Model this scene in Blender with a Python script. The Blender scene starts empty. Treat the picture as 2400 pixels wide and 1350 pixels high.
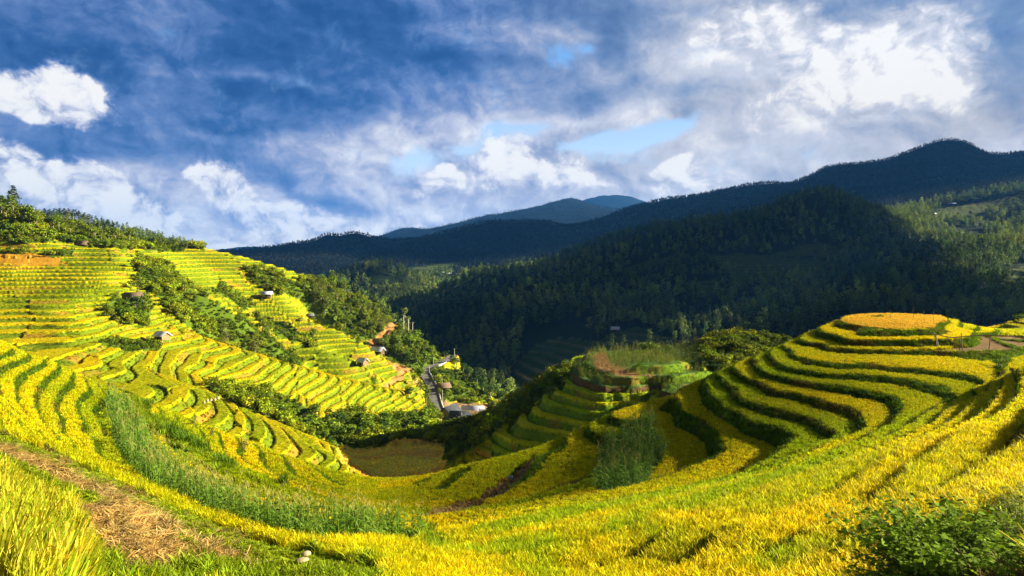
import bpy, math, random
import numpy as np
from mathutils import Vector, Matrix
R = math.radians
rng = np.random.default_rng(7)
random.seed(7)
SC = bpy.context.scene
COL = SC.collection

# ---------------------------------------------------------------- camera, exposure, sun
cam = bpy.data.cameras.new('camera')
cam.sensor_width = 36.0
cam.lens = 36.0*1564.0/2400.0
cam.shift_y = -75.0/2400.0
cam.clip_start, cam.clip_end = 0.3, 60000.0
camo = bpy.data.objects.new('camera', cam)
camo.location = (0, 0, 0)
camo.rotation_euler = (R(90), 0, 0)
COL.objects.link(camo)
SC.camera = camo
SC.view_settings.view_transform = 'Standard'
SC.view_settings.look = 'None'
SC.view_settings.gamma = 1.0
EXPO = 1.95
SC.view_settings.exposure = EXPO
SUN_AZ, SUN_EL = 79.0, 19.0          # degrees: to the right of the view direction, above the horizon
SUND = Vector((math.sin(R(SUN_AZ))*math.cos(R(SUN_EL)), math.cos(R(SUN_AZ))*math.cos(R(SUN_EL)), math.sin(R(SUN_EL))))
sl = bpy.data.lights.new('sun', 'SUN')
sl.energy, sl.angle, sl.color = 5.0, R(0.4), (1.0, 0.90, 0.68)
so = bpy.data.objects.new('sun', sl)
so.rotation_euler = SUND.to_track_quat('Z', 'Y').to_euler()
so.location = (200, 80, 120)
COL.objects.link(so)
SC.cycles.use_denoising = True
SC.cycles.max_bounces = 5
SC.cycles.diffuse_bounces = 2
SC.cycles.transmission_bounces = 3
SC.cycles.glossy_bounces = 1
SC.cycles.volume_bounces = 0
SC.cycles.caustics_reflective = SC.cycles.caustics_refractive = False
SC.cycles.sample_clamp_indirect = 3.0

# ---------------------------------------------------------------- node helper
class NT:
    def __init__(s, tree):
        s.t = tree; s.n = tree.nodes; s.n.clear()
    def new(s, typ, **kw):
        n = s.n.new(typ)
        for k, v in kw.items(): setattr(n, k, v)
        return n
    def link(s, a, b): s.t.links.new(a, b)
    def put(s, sock, v):
        if isinstance(v, bpy.types.NodeSocket): s.link(v, sock)
        elif v is not None: sock.default_value = v
    def m(s, op, a, b=None, c=None, clamp=False):
        n = s.new('ShaderNodeMath', operation=op); n.use_clamp = clamp
        s.put(n.inputs[0], a); s.put(n.inputs[1], b)
        if c is not None: s.put(n.inputs[2], c)
        return n.outputs[0]
    def vm(s, op, a, b=None, out=0):
        n = s.new('ShaderNodeVectorMath', operation=op)
        s.put(n.inputs[0], a); s.put(n.inputs[1], b)
        return n.outputs[out]
    def noise(s, vec, scale, detail=4, rough=.55, dist=0, out=0, dim=None):
        n = s.new('ShaderNodeTexNoise')
        s.put(n.inputs['Vector'], vec); n.inputs['Scale'].default_value = scale
        n.inputs['Detail'].default_value = detail; n.inputs['Roughness'].default_value = rough
        n.inputs['Distortion'].default_value = dist
        if dim: n.noise_dimensions = dim
        return n.outputs[out]
    def mix(s, f, a, b, mode='MIX'):
        n = s.new('ShaderNodeMix', data_type='RGBA', blend_type=mode)
        s.put(n.inputs[0], f); s.put(n.inputs[6], a); s.put(n.inputs[7], b)
        return n.outputs[2]
    def mapr(s, v, a, b, c=0, d=1, smooth=True):
        n = s.new('ShaderNodeMapRange'); n.interpolation_type = 'SMOOTHSTEP' if smooth else 'LINEAR'
        s.put(n.inputs[0], v)
        for i, q in enumerate((a, b, c, d)): n.inputs[i+1].default_value = q
        return n.outputs[0]
    def ramp(s, f, stops):
        n = s.new('ShaderNodeValToRGB'); e = n.color_ramp.elements
        while len(e) > 1: e.remove(e[-1])
        e[0].position, e[0].color = stops[0][0], (*stops[0][1], 1)
        for p, c in stops[1:]:
            q = e.new(p); q.color = (*c, 1)
        s.put(n.inputs[0], f)
        return n.outputs[0]
def lin(r, g, b):
    f = lambda c: (c/255/12.92) if c <= 10 else ((c/255+.055)/1.055)**2.4
    return (f(r), f(g), f(b))

# ---------------------------------------------------------------- sky: Nishita blue behind layered clouds, laid out by direction
def build_world():
    _n = NT.noise
    NT.noise = lambda s, vec, scale, detail=4, rough=.55, dist=0, out=0, dim='2D': _n(s, vec, scale, detail, rough, dist, out, dim)
    try: _world()
    finally: NT.noise = _n
def _world():
    w = bpy.data.worlds.new('World'); SC.world = w; w.use_nodes = True
    w.cycles.sampling_method = 'MANUAL'; w.cycles.sample_map_resolution = 256
    T = NT(w.node_tree)
    out = T.new('ShaderNodeOutputWorld'); bg = T.new('ShaderNodeBackground')
    bg.inputs[1].default_value = 0.1
    T.link(bg.outputs[0], out.inputs[0])
    sky = T.new('ShaderNodeTexSky', sky_type='NISHITA')
    sky.sun_disc = False; sky.sun_elevation = R(SUN_EL); sky.sun_rotation = R(SUN_AZ)
    sky.air_density, sky.dust_density, sky.ozone_density = 1.0, 0.3, 1.5
    d = T.new('ShaderNodeTexCoord').outputs['Generated']
    sp = T.new('ShaderNodeSeparateXYZ'); T.link(d, sp.inputs[0]); dx, dy, dz = sp.outputs
    az = T.m('ARCTAN2', dx, dy)
    hor = T.m('SQRT', T.m('ADD', T.m('MULTIPLY', dx, dx), T.m('MULTIPLY', dy, dy)))
    el = T.m('DIVIDE', dz, T.m('MAXIMUM', hor, .05))
    el = T.m('MINIMUM', el, 4.0)
    cb = T.new('ShaderNodeCombineXYZ'); T.link(az, cb.inputs[0]); T.link(el, cb.inputs[1]); P = cb.outputs[0]
    def warp(p, scale, amt, det=4):
        c = T.noise(p, scale, det, .55, 0, 1)
        c = T.vm('SUBTRACT', c, (.5, .5, .5))
        return T.vm('ADD', p, T.vm('MULTIPLY', c, (amt, amt*.6, 0)))
    Pw = warp(warp(P, 3.5, .12, 3), 13.0, .045, 6)
    Ps = warp(warp(P, 3.0, .12, 3), 9.0, .05, 5)
    def blobs(Q, lst):
        acc = None
        for q in lst:
            x, y, rx, ry, amp = q[:5]; rot = R(q[5]) if len(q) > 5 else 0
            a0 = math.atan((x-1200)/1564); e0 = (600-y)/1564*math.cos(a0)
            d_ = T.vm('SUBTRACT', Q, (a0, e0, 0))
            c_, s_ = math.cos(rot), math.sin(rot)
            px = T.vm('DOT_PRODUCT', d_, (c_*1564/rx, s_*1564/rx, 0), 1); py = T.vm('DOT_PRODUCT', d_, (-s_*1564/ry, c_*1564/ry, 0), 1)
            r2 = T.m('ADD', T.m('MULTIPLY', px, px), T.m('MULTIPLY', py, py))
            g = T.m('MULTIPLY', T.m('EXPONENT', T.m('MULTIPLY', r2, -0.7)), amp)
            acc = g if acc is None else T.m('ADD', acc, g)
        return acc
    soft = blobs(Ps, [
        (560,190,130,12,.20),(760,208,90,10,.14),(180,440,130,34,.14),(640,555,260,40,.22),(890,505,160,26,.16),(1040,300,180,60,.20),(880,350,170,40,.12),(430,328,90,10,.14),
        (1330,290,190,22,.26,8),(1500,235,120,20,.2,12),(1270,75,130,26,.14),(1560,110,110,50,.14),(1850,130,200,80,.26,-20),(2130,130,120,60,.24),(1900,230,250,60,.08),(1700,100,80,40,.16),(2290,345,110,26,.12),(1300,430,200,30,.14)])
    cumu = blobs(Pw, [
        (30,225,90,34,.72),(120,195,60,34,.62),(60,262,120,16,.5),(525,415,30,30,.8),(575,465,46,20,.85,-25),(485,412,22,12,.7),(110,440,80,44,.65),(250,465,60,34,.7),(330,500,70,24,.65),(690,500,110,26,.6),(850,520,150,18,.55),(600,560,150,20,.65),(160,400,60,20,.4),(20,370,40,20,.4),
        (1190,350,26,34,.8),(1160,385,40,30,.7),(1240,400,60,40,.75),(1330,415,70,28,.8),(1390,430,40,18,.7),(1080,395,26,34,.6,30),(1590,385,34,26,.9),(1645,425,46,22,.9),(1555,420,30,24,.6),(1040,440,50,30,.45),(1440,440,20,8,.7),
        (1775,70,80,40,.8),(1865,145,100,50,.85,-35),(1965,205,110,54,.75),(2105,125,84,54,.8),(2190,160,60,70,.8),(2015,185,100,60,.6),(2240,225,36,30,.5),(1700,90,60,40,.4)])
    dark = blobs(Ps, [
        (450,255,420,60,-.16),(200,160,330,60,-.10),(850,240,160,60,-.12),
        (720,80,270,75,-.24),(1060,140,130,34,-.30),(700,30,260,40,-.10),(360,130,240,60,-.14),(110,135,150,26,-.14),(160,345,210,20,-.24,2),(430,300,220,30,-.12),(640,235,150,38,-.16),(540,318,150,16,-.14,3),(230,215,60,40,-.1),
        (420,485,110,22,-.22,-22),(660,432,140,16,-.22,-22),(790,468,90,12,-.14,-14),(430,551,120,6,-.16),
        (1415,80,42,44,-.34),(1370,240,48,30,-.32),(1605,190,50,18,-.24,20),(1607,240,36,20,-.36),(1490,175,34,18,-.2),
        (2050,15,400,44,-.26),(1950,85,90,36,-.24,-38),(2385,150,70,130,-.28),(1280,20,320,30,-.20),(2320,60,140,50,-.18),(1000,480,120,12,-.08)])
    holes = blobs(Pw, [(1285,128,36,28,1.0),(1352,108,24,12,.8),(1480,305,130,22,.9,14),(1570,285,90,20,.6,10),(1220,312,62,22,.95),(1010,378,80,22,.9),(1110,345,50,18,.6),(1360,345,90,16,.7,12),(1430,370,60,14,.45)])
    e2 = T.new('ShaderNodeCombineXYZ'); T.link(az, e2.inputs[0]); T.link(T.m('MULTIPLY', el, 1.2), e2.inputs[1])
    Q = e2.outputs[0]
    n1 = T.noise(Q, 3.4, 5, .5, .1)
    n2 = T.noise(Q, 9.0, 6, .55, .2)
    def puff(p, sc=17.0):
        v = T.new('ShaderNodeTexVoronoi', feature='SMOOTH_F1'); v.inputs['Scale'].default_value = sc
        v.inputs['Detail'].default_value = 3.0; v.inputs['Roughness'].default_value = .55; v.inputs['Lacunarity'].default_value = 2.3; v.inputs['Smoothness'].default_value = .35
        v.normalize = True; v.voronoi_dimensions = '2D'
        T.put(v.inputs['Vector'], p); return v.outputs['Distance']
    Qw = T.vm('ADD', Q, T.vm('MULTIPLY', T.vm('SUBTRACT', T.noise(Q, 10, 4, .5, 0, 1), (.5, .5, .5)), (.07, .05, 0)))
    pf = puff(Qw); pfs = puff(T.vm('ADD', Qw, (.010, .013, 0)))
    relief = T.m('SUBTRACT', pfs, pf)
    Ql = T.vm('ADD', Q, T.vm('MULTIPLY', T.vm('SUBTRACT', T.noise(Q, 5, 6, .6, 0, 1), (.5, .5, .5)), (.22, .16, 0)))
    pl = puff(Ql, 6.5); pls = puff(T.vm('ADD', Ql, (.022, .034, 0)), 6.5)
    relief_l = T.m('SUBTRACT', pls, pl)
    base = T.mapr(el, 0.03, 0.24, .66, .40, False)
    base = T.m('ADD', base, T.m('MULTIPLY', T.mapr(az, -.15, .35), T.mapr(el, .34, .18, .08, .09)))
    B = T.m('ADD', T.m('ADD', base, soft), dark)
    B = T.m('ADD', B, T.m('MULTIPLY', T.m('SUBTRACT', n1, .5), .46))
    B = T.m('ADD', B, T.m('MULTIPLY', T.m('SUBTRACT', n2, .5), T.mapr(B, .25, .6, .16, .36)))
    edge = T.m('ADD', T.noise(T.vm('ADD', Q, (3.1, 1.7, 0)), 5.5, 7, .52, .1), T.m('MULTIPLY', dark, -.45))
    B = T.m('SUBTRACT', B, T.m('MULTIPLY', T.mapr(edge, .48, .66), .11))
    B = T.m('ADD', B, T.m('MULTIPLY', relief_l, T.mapr(B, .25, .6, .4, .8)))
    B = T.m('ADD', T.m('MULTIPLY', B, .86), .105)
    B = T.m('ADD', B, T.m('MULTIPLY', relief, .5))
    B = T.m('ADD', B, T.m('MULTIPLY', T.m('SUBTRACT', T.noise(Q, 34.0, 5, .55, .3), .5), .09))
    gate = T.m('MULTIPLY', T.mapr(cumu, .03, .35), T.mapr(az, .2, .4, 1.0, .6))
    cv = T.m('ADD', cumu, T.m('MULTIPLY', T.m('MULTIPLY', T.m('SUBTRACT', .38, pf), 2.0), gate))
    cv = T.m('ADD', cv, T.m('MULTIPLY', T.m('MULTIPLY', T.m('SUBTRACT', n2, .5), 1.3), gate))
    rt = T.mapr(az, .2, .4)
    n3 = T.noise(Q, 30.0, 5, .6, .3)
    cv = T.m('ADD', cv, T.m('MULTIPLY', T.m('MULTIPLY', T.m('SUBTRACT', n3, .5), 1.1), gate))
    cm = T.m('ADD', T.m('MULTIPLY', T.mapr(cv, .12, .82), T.m('SUBTRACT', 1.0, rt)), T.m('MULTIPLY', T.mapr(cv, -.05, 1.15), rt))
    cb_ = T.m('ADD', T.m('ADD', T.m('ADD', .85, T.m('MULTIPLY', relief, 1.3)), T.m('MULTIPLY', relief_l, .9)), T.m('MULTIPLY', T.m('SUBTRACT', cv, .7), .16))
    B = T.m('ADD', T.m('MULTIPLY', B, T.m('SUBTRACT', 1.0, cm)), T.m('MULTIPLY', cb_, cm), None, True)
    K = 10.0/2**EXPO
    L = T.ramp(B, [(0, lin(34,78,140)), (.16, lin(54,96,158)), (.32, lin(94,126,182)), (.48, lin(140,158,200)), (.62, lin(184,191,216)), (.76, lin(218,221,233)), (.88, lin(244,244,246)), (1, lin(255,254,250))])
    Rr = T.ramp(B, [(0, lin(98,124,168)), (.22, lin(124,146,182)), (.42, lin(162,173,197)), (.60, lin(194,198,210)), (.76, lin(214,216,226)), (.89, lin(238,236,236)), (1, lin(254,252,247))])
    cl = T.mix(T.mapr(az, -.12, .3), L, Rr)
    cl = T.vm('MULTIPLY', cl, (K, K, K))
    hm = T.m('ADD', holes, T.m('MULTIPLY', T.m('SUBTRACT', pf, .4), .5))
    hm = T.m('ADD', hm, T.m('MULTIPLY', T.m('SUBTRACT', n2, .5), 1.5))
    hm = T.m('ADD', hm, T.m('MULTIPLY', T.m('SUBTRACT', n3, .5), .7))
    hm = T.m('MULTIPLY', T.mapr(hm, .10, .95), T.m('SUBTRACT', 1.0, cm))
    blue = T.mix(T.mapr(el, .10, .32), (lin(196,220,246)[0]*K, lin(196,220,246)[1]*K, lin(196,220,246)[2]*K, 1), (lin(104,170,238)[0]*K, lin(104,170,238)[1]*K, lin(104,170,238)[2]*K, 1))
    nish = T.vm('MULTIPLY', sky.outputs[0], (1, 1, 1))
    blue = T.mix(.15, blue, nish)
    colr = T.mix(hm, cl, blue)
    # unseen sky overhead and behind is dimmed, so less light fills the shade
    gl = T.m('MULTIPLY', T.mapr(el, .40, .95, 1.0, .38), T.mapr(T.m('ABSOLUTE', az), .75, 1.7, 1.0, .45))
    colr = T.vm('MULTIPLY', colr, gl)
    # below the horizon: dim ground colour
    colr = T.mix(T.mapr(el, -.06, -.01), (.25, .3, .3, 1), colr)
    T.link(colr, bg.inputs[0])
build_world()
# ---------------------------------------------------------------- terrain data
F, HX, HY = 1564.0, 1200.0, 600.0
def pt(x, y, Y):
    return (Y*(x-HX)/F, Y, Y*(HY-y)/F)
CTRL = []
def far(Y):                          # the ridges beyond a kilometre stand further back than first measured
    return float(np.interp(Y, [1050, 1350, 1660, 2150, 2600, 3500, 4600], [1050, 1850, 2350, 3100, 4400, 6200, 7600])) if Y > 1050 else Y
def dens(pts, step=55):
    out = [pts[0]]
    for a, b in zip(pts[:-1], pts[1:]):
        n = max(1, int(math.hypot(b[0]-a[0], b[1]-a[1])/step))
        for i in range(1, n+1):
            t = i/n
            if len(a) == 3:
                ly = math.log(a[2])*(1-t)+math.log(b[2])*t
                out.append((a[0]*(1-t)+b[0]*t, a[1]*(1-t)+b[1]*t, math.exp(ly)))
            else:
                out.append((a[0]*(1-t)+b[0]*t, a[1]*(1-t)+b[1]*t))
    return out
def line(*pts):                      # picture point and the distance it stands at
    for x, y, Y in dens(list(pts)):
        CTRL.append(((x-HX)/F, math.log(far(Y)), (HY-y)/F))
def spots(*pts):
    for x, y, Y in pts:
        CTRL.append(((x-HX)/F, math.log(far(Y)), (HY-y)/F))
def level(z, *pts):                  # a contour: the height gives the distance
    for x, y in dens(list(pts)):
        v = (HY-y)/F
        CTRL.append(((x-HX)/F, math.log(z/v), v))
def low(*pts):                       # hidden ground: x, Y, z
    for x, Y, z in pts:
        CTRL.append(((x-HX)/F, math.log(far(Y)), z/Y))

# the bowl, right side: terrace edges of the round hill, sweeping on into the foreground
level(-8.3, (1975,752),(2010,764),(2095,770),(2180,765),(2218,753))
line((1990,744,90),(2095,738,93),(2205,745,90))
low((2095,83,-8.12),(2040,82,-8.15),(2150,82,-8.15))
level(-8.9, (1925,772),(1983,797),(2023,800),(2133,801),(2233,797),(2283,780))
level(-9.62, (1873,797),(1985,822),(2133,826),(2317,829),(2400,838))
spots((2340,800,76),(2395,790,84),(2300,790,84))
level(-10.1, (1835,813),(1875,838),(1933,851),(2100,863),(2233,876),(2290,890),(2310,903),(2287,935),(2200,990),(2050,1060),(1900,1120),(1600,1220),(1200,1322))
level(-10.47, (1803,830),(1840,860),(1933,880),(2100,890),(2183,907),(2227,930),(2200,962),(2110,1010),(1950,1080))
level(-10.9, (1773,853),(1813,880),(1877,897),(1967,910),(2067,927),(2120,947),(2127,967),(2100,992),(2000,1040))
level(-11.4, (1730,873),(1787,900),(1873,930),(1950,950),(2007,963),(2027,983),(2022,1003),(1950,1040),(1800,1110),(1600,1172),(1300,1243),(1040,1300))
level(-11.9, (1693,890),(1733,920),(1807,957),(1890,983),(1943,1010),(1953,1030))
level(-12.4, (1660,913),(1700,957),(1760,990),(1833,1010),(1853,1022),(1847,1060),(1723,1117),(1500,1170),(1200,1230),(1030,1264))
level(-13.4, (1600,963),(1650,987),(1683,1013),(1700,1047),(1680,1083),(1500,1140),(1300,1190),(1040,1240))
level(-14.7, (1520,985),(1550,1050),(1550,1090),(1400,1142),(1200,1192),(1000,1217))
level(-16.0, (1330,1048),(1250,1120),(1150,1167),(950,1182))
line((1700,871,67),(1600,925,64),(1480,966,61),(1380,1008,59),(1280,1050,56.6),(1180,1075,55),(1090,1096,53.5),(1000,1122,52),(900,1143,50.5))
# foreground right
spots((2390,868,48),(2400,950,36),(2395,1050,26),(2300,1000,32),(2200,1100,25),(2000,1200,22),(2300,1180,17),(2400,1180,15),
      (2200,1300,13),(2400,1330,11),(1900,1330,16.5),(1500,1330,20.5),(1250,1345,20.5),(1700,1260,21))
# the bowl, left side
level(-8.0, (0,1020),(200,1112),(450,1232),(600,1288),(800,1335))
spots((0,1110,20),(200,1190,17.5),(330,1270,16.5),(150,1330,13),(0,1330,11),(600,1340,15.5),(400,1340,14.5),(900,1345,18))
level(-9.3, (0,880),(30,960),(150,1065),(330,1150),(550,1245),(700,1285),(850,1310),(1000,1330))
level(-10.5, (153,871),(126,901),(111,936),(111,979),(121,1012),(156,1050),(214,1095),(330,1142),(550,1225),(750,1268),(950,1290))
level(-11.3, (209,921),(186,961),(196,999),(227,1037),(310,1105),(420,1162),(600,1230),(760,1254))
level(-12.0, (242,920),(235,980),(260,1030),(330,1102),(450,1168),(650,1222))
level(-14.0, (420,986),(450,1030),(520,1090),(640,1150),(800,1190))
level(-15.5, (540,1022),(560,1070),(640,1120),(760,1160))
level(-16.6, (645,1062),(700,1110),(800,1152))
line((0,803,66),(60,830,65),(145,862,63),(240,908,62),(340,945,60),(480,1000,58.5),(620,1050,57),(700,1082,55),(780,1112,53),(860,1138,51.2))
# behind the left spur
low((-20,80,-14.5),(0,100,-17.5),(150,80,-18),(150,96,-20.5),(300,78,-20.5),(300,95,-23.5),(480,76,-23.5),(480,92,-26),(620,74,-26),(620,86,-28.5),
    (760,70,-27.5),(760,86,-31),(860,68,-27.5),(860,90,-34),(960,68,-27.5),(960,90,-34),(1100,72,-28),(1100,92,-33))
line((420,902,118),(480,930,114),(600,990,108),(700,1040,103),(780,1072,100))
line((520,925,132),(640,985,126),(740,1035,120),(800,1060,116))
line((560,930,150),(640,965,150),(720,1000,148),(800,1025,147),(860,1035,148))
# valley floor
spots((800,1050,140),(860,1060,136),(920,1035,138),(985,1032,140),(1035,1040,136),(900,1110,117),(840,1095,120),(960,1085,124),(1010,1090,122),(1030,1060,130),(860,1125,113))
# H2, the maize hill
level(-20.2, (1375,848),(1400,860),(1440,872),(1540,880),(1640,872))
spots((1430,835,133),(1500,850,126),(1560,828,138),(1620,815,147),(1640,840,132),(1700,800,150),(1720,840,132),(1800,795,155),(1760,825,140),(1480,828,140))
level(-21.5, (1340,868),(1370,890),(1420,906),(1550,907),(1680,892))
level(-23.0, (1315,895),(1360,918),(1430,930),(1520,934),(1625,924))
level(-24.2, (1295,915),(1340,938),(1390,950),(1480,948),(1545,945))
level(-25.4, (1270,940),(1340,962),(1420,974),(1470,970))
level(-26.8, (1245,960),(1310,988),(1380,1002),(1420,995))
level(-28.2, (1215,985),(1270,1012),(1330,1025))
level(-30.0, (1155,1015),(1200,1040),(1265,1052))
level(-31.5, (1150,1050),(1190,1066))
spots((1230,930,140),(1180,975,140),(1110,1020,140),(1090,1060,128),(1060,1075,126),(1300,880,140),(1350,838,148))
low((1230,175,-42),(1300,180,-40),(1400,180,-36),(1500,185,-34),(1620,190,-33),(1750,200,-34),(1900,210,-40),
    (1180,75,-25),(1180,92,-30),(1280,76,-25.5),(1280,90,-29),(1400,76,-22.5),(1400,90,-25.5),(1500,78,-20.5),(1500,92,-22.8),(1600,80,-17.5),(1600,95,-21.5),(1700,82,-16),(1700,98,-20),
    (1850,96,-15.5),(1850,120,-21),(1980,105,-14.5),(1980,130,-23),(2100,108,-14),(2100,140,-26),(2230,108,-14.5),(2230,150,-28))
# terraces beyond the round hill, far right
spots((2290,780,110),(2330,768,118),(2400,752,126),(2360,775,108),(2400,770,105))
low((2300,150,-22),(2400,160,-22),(2300,230,-38),(2400,240,-34),(2000,240,-42))
# left hillside
spots((0,785,150),(0,745,166),(0,700,185),(0,640,205),(0,600,222),(0,570,236),(0,540,248),(0,515,258),(60,500,262),
      (100,815,140),(100,760,162),(100,700,187),(100,640,210),(100,600,226),(100,570,240),(100,540,258),(100,520,272),
      (200,890,116),(200,850,128),(200,810,145),(200,760,165),(200,700,190),(200,640,212),(200,600,232),(200,580,246),(200,560,262),(200,545,280),
      (300,930,102),(300,895,118),(300,850,138),(300,800,165),(300,740,188),(300,680,205),(300,630,222),(300,600,240),(300,580,262),(300,565,285),
      (400,870,140),(400,835,160),(380,805,174),(400,770,190),(400,730,205),(500,905,138),(500,870,155),(500,840,170),(600,890,160),(600,920,146),(700,915,168),(700,950,155),
      (800,935,176),(800,975,165),(900,950,190),(900,985,176),(960,965,195),(960,1000,170))
line((330,632,225),(335,700,208),(400,765,196),(470,790,190))
line((490,799,187),(600,832,192),(700,863,197),(850,898,206),(985,928,214))
low((560,212,-33),(640,214,-36),(740,218,-41),(860,224,-46),(980,228,-52))
line((360,640,238),(450,690,236),(560,745,233),(640,795,229),(700,845,226))
line((340,580,270),(400,625,258),(480,690,250),(600,747,247),(680,800,244),(760,822,243),(830,847,241),(900,893,237),(915,908,234))
line((500,760,236),(600,800,235),(740,870,228),(820,890,226))
line((600,742,262),(700,792,258),(800,835,256),(880,872,252))
line((560,650,280),(660,703,276),(716,747,272),(785,774,270),(852,808,268),(893,840,265),(940,870,262),(950,885,258))
line((740,770,290),(800,795,288),(870,818,284))
spots((480,620,290),(560,610,305),(620,640,296),(700,680,295),(760,725,296),(800,740,302),(850,730,318),(880,780,300),(920,790,300),(560,690,268),(640,670,282))
line((330,577,300),(400,579,305),(470,583,310),(560,600,318),(620,617,322),(690,640,325),(755,663,328),(800,690,330),(850,705,332),(900,745,328),(925,762,322),(950,775,326),(985,805,326),(1020,838,318))
line((870,815,285),(925,765,312))
spots((960,830,292),(985,845,292),(905,845,276),(960,870,270))
line((1050,840,305),(1040,850,298),(1000,862,284),(990,870,278),(1010,905,262),(1020,950,244),(1040,985,230),(1075,1020,208))
spots((1060,870,284),(1100,900,276),(1165,945,266),(1130,950,254),(1080,935,258),(1060,900,268),(1080,965,240),(1120,965,242),(1110,1000,220),(1050,1035,190),(970,900,256),(950,930,240),(990,960,218),(1010,1000,196),(930,1015,178))
low((120,330,13),(300,330,5),(100,400,23),(180,400,22),(250,400,18),(350,400,11),(440,400,5.5),(500,380,-4),(120,480,10),(300,480,0),(460,480,-15),
    (560,370,-10),(620,380,-18),(690,390,-25),(755,390,-34),(850,395,-48),(925,380,-52),(1020,360,-60),(1080,330,-68),(1180,310,-75),(-30,340,14),
    (600,520,-45),(750,520,-70),(900,520,-80),(1000,450,-82))
# valley and the wooded hill M1
spots((1200,930,345),(1150,900,380),(1120,870,410),(1250,850,405),(1330,800,430),(1440,775,430),(1480,815,385),(1400,830,390),(1300,860,385),(1250,900,360),(1100,810,470),(1050,760,560),
      (1650,740,450),(1780,760,400),(1900,700,450),(2000,735,410),(2100,690,450),(2300,720,420),(2390,700,420),(1550,770,420))
line((1040,727,610),(1080,690,625),(1130,643,640),(1190,652,650),(1240,643,660),(1330,604,680),(1390,583,690),(1450,564,700),(1550,541,710),(1650,523,720),(1760,516,722),(1850,481,722),(1920,458,720),(1990,480,720),(2060,512,720),(2120,535,720))
spots((1250,720,520),(1400,690,560),(1500,620,620),(1600,640,580),(1750,570,640),(1800,610,590),(1900,578,620),(1700,690,500),(1920,520,670),(2000,592,600),(2100,620,570),(2200,628,570),(2300,660,520),
      (2200,565,700),(2300,605,620),(2400,640,580),(2250,520,880),(2200,490,980),(2400,455,1000),(2330,560,760),(2400,560,720),(2100,505,900))
low((1060,760,-52),(1130,790,-48),(1240,800,-42),(1330,830,-28),(1450,850,-6),(1550,860,8),(1650,870,15),(1780,880,24),(1920,890,40),(2030,900,38))
spots((700,690,900),(760,668,860),(810,650,850),(880,623,850),(920,630,850),(970,660,840),(1010,690,800),(880,720,700),(1000,760,600),(820,720,720),(1030,690,820))
spots((1000,672,980),(1060,648,1030),(940,640,1080),(1100,620,1120),(1150,640,1060),(1210,640,1010),(1280,610,1080))
low((800,980,-48),(880,980,-48))
# far ridges
line((470,600,1350),(580,596,1350),(650,583,1350),(700,576,1350),(740,567,1350),(760,553,1350),(790,555,1350),(830,548,1350),(880,563,1350),(920,570,1350),(950,566,1330),(985,569,1330),(1020,582,1320),(1060,556,1350),(1100,533,1370),(1140,523,1380),(1230,522,1390),(1290,523,1400),(1330,535,1400),(1400,528,1400),(1450,498,1400),(1500,482,1400),(1550,473,1400),(1600,466,1400),(1650,461,1400),(1700,447,1400),(1780,433,1400),(1830,434,1400),(1870,440,1400),(1930,452,1400))
line((1870,432,1640),(1910,408,1650),(1950,390,1660),(2010,388,1660),(2080,380,1660),(2130,358,1660),(2170,342,1660),(2230,328,1660),(2270,336,1660),(2300,352,1650),(2330,372,1640),(2370,366,1640),(2420,356,1640))
low((500,1150,-22),(700,1150,-5),(1300,1200,25),(1100,1230,0),(1600,1180,75),(1800,1200,100),(2050,1200,105),(2250,1250,150),(2400,1300,170),
    (2230,1790,283),(2300,1770,262),(2330,1760,240),(2400,1760,252),(2100,1790,232),(2230,2050,266),(2330,2050,250),(2430,2050,256),(2100,2050,240),
    (600,1600,-30),(800,1600,10),(1000,1620,-10),(1200,1650,50),(1400,1680,50),(1600,1700,110),(1800,1750,130))
line((860,562,2600),(890,552,2600),(930,540,2600),(965,535,2600),(1000,542,2600),(1030,545,2600),(1080,525,2600),(1130,508,2600),(1155,504,2600),(1185,515,2600),(1215,507,2600),(1250,492,2600),(1300,475,2600),(1335,466,2600),(1370,476,2600),(1420,495,2600),(1520,520,2600))
line((480,592,3300),(540,586,3300),(580,578,3300),(610,582,3300),(650,580,3300),(690,574,3300),(740,580,3300))
line((1360,472,3500),(1400,461,3500),(1440,458,3500),(1480,462,3500),(1515,476,3500),(1560,490,3500),(1640,500,3500))
low((1340,3100,140),(1440,3100,120),(600,2500,-60),(900,3100,20),(1100,3200,60),(1700,2600,120),(2000,2600,200),(2300,2600,280),(900,2150,0),(1100,2150,60),(1300,2150,90),(1500,2150,120),
    (0,900,0),(0,1500,0),(0,2600,0),(250,900,-10),(250,1500,-10),(250,2600,-10),(0,620,10),(600,4600,0),(1200,4600,0),(1800,4600,40),(2400,4600,120),(0,4600,0))
# near the camera and outside the frame
low((1200,9,-5.6),(700,9,-5.2),(300,8,-4.6),(0,7,-3.6),(1700,9,-5.2),(2100,8,-4.2),(2400,7,-3.4),(1200,4.5,-3.2),(200,4.5,-2.8),(2200,4.5,-2.7),(1200,14,-7.6),(1700,13,-7))

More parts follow.
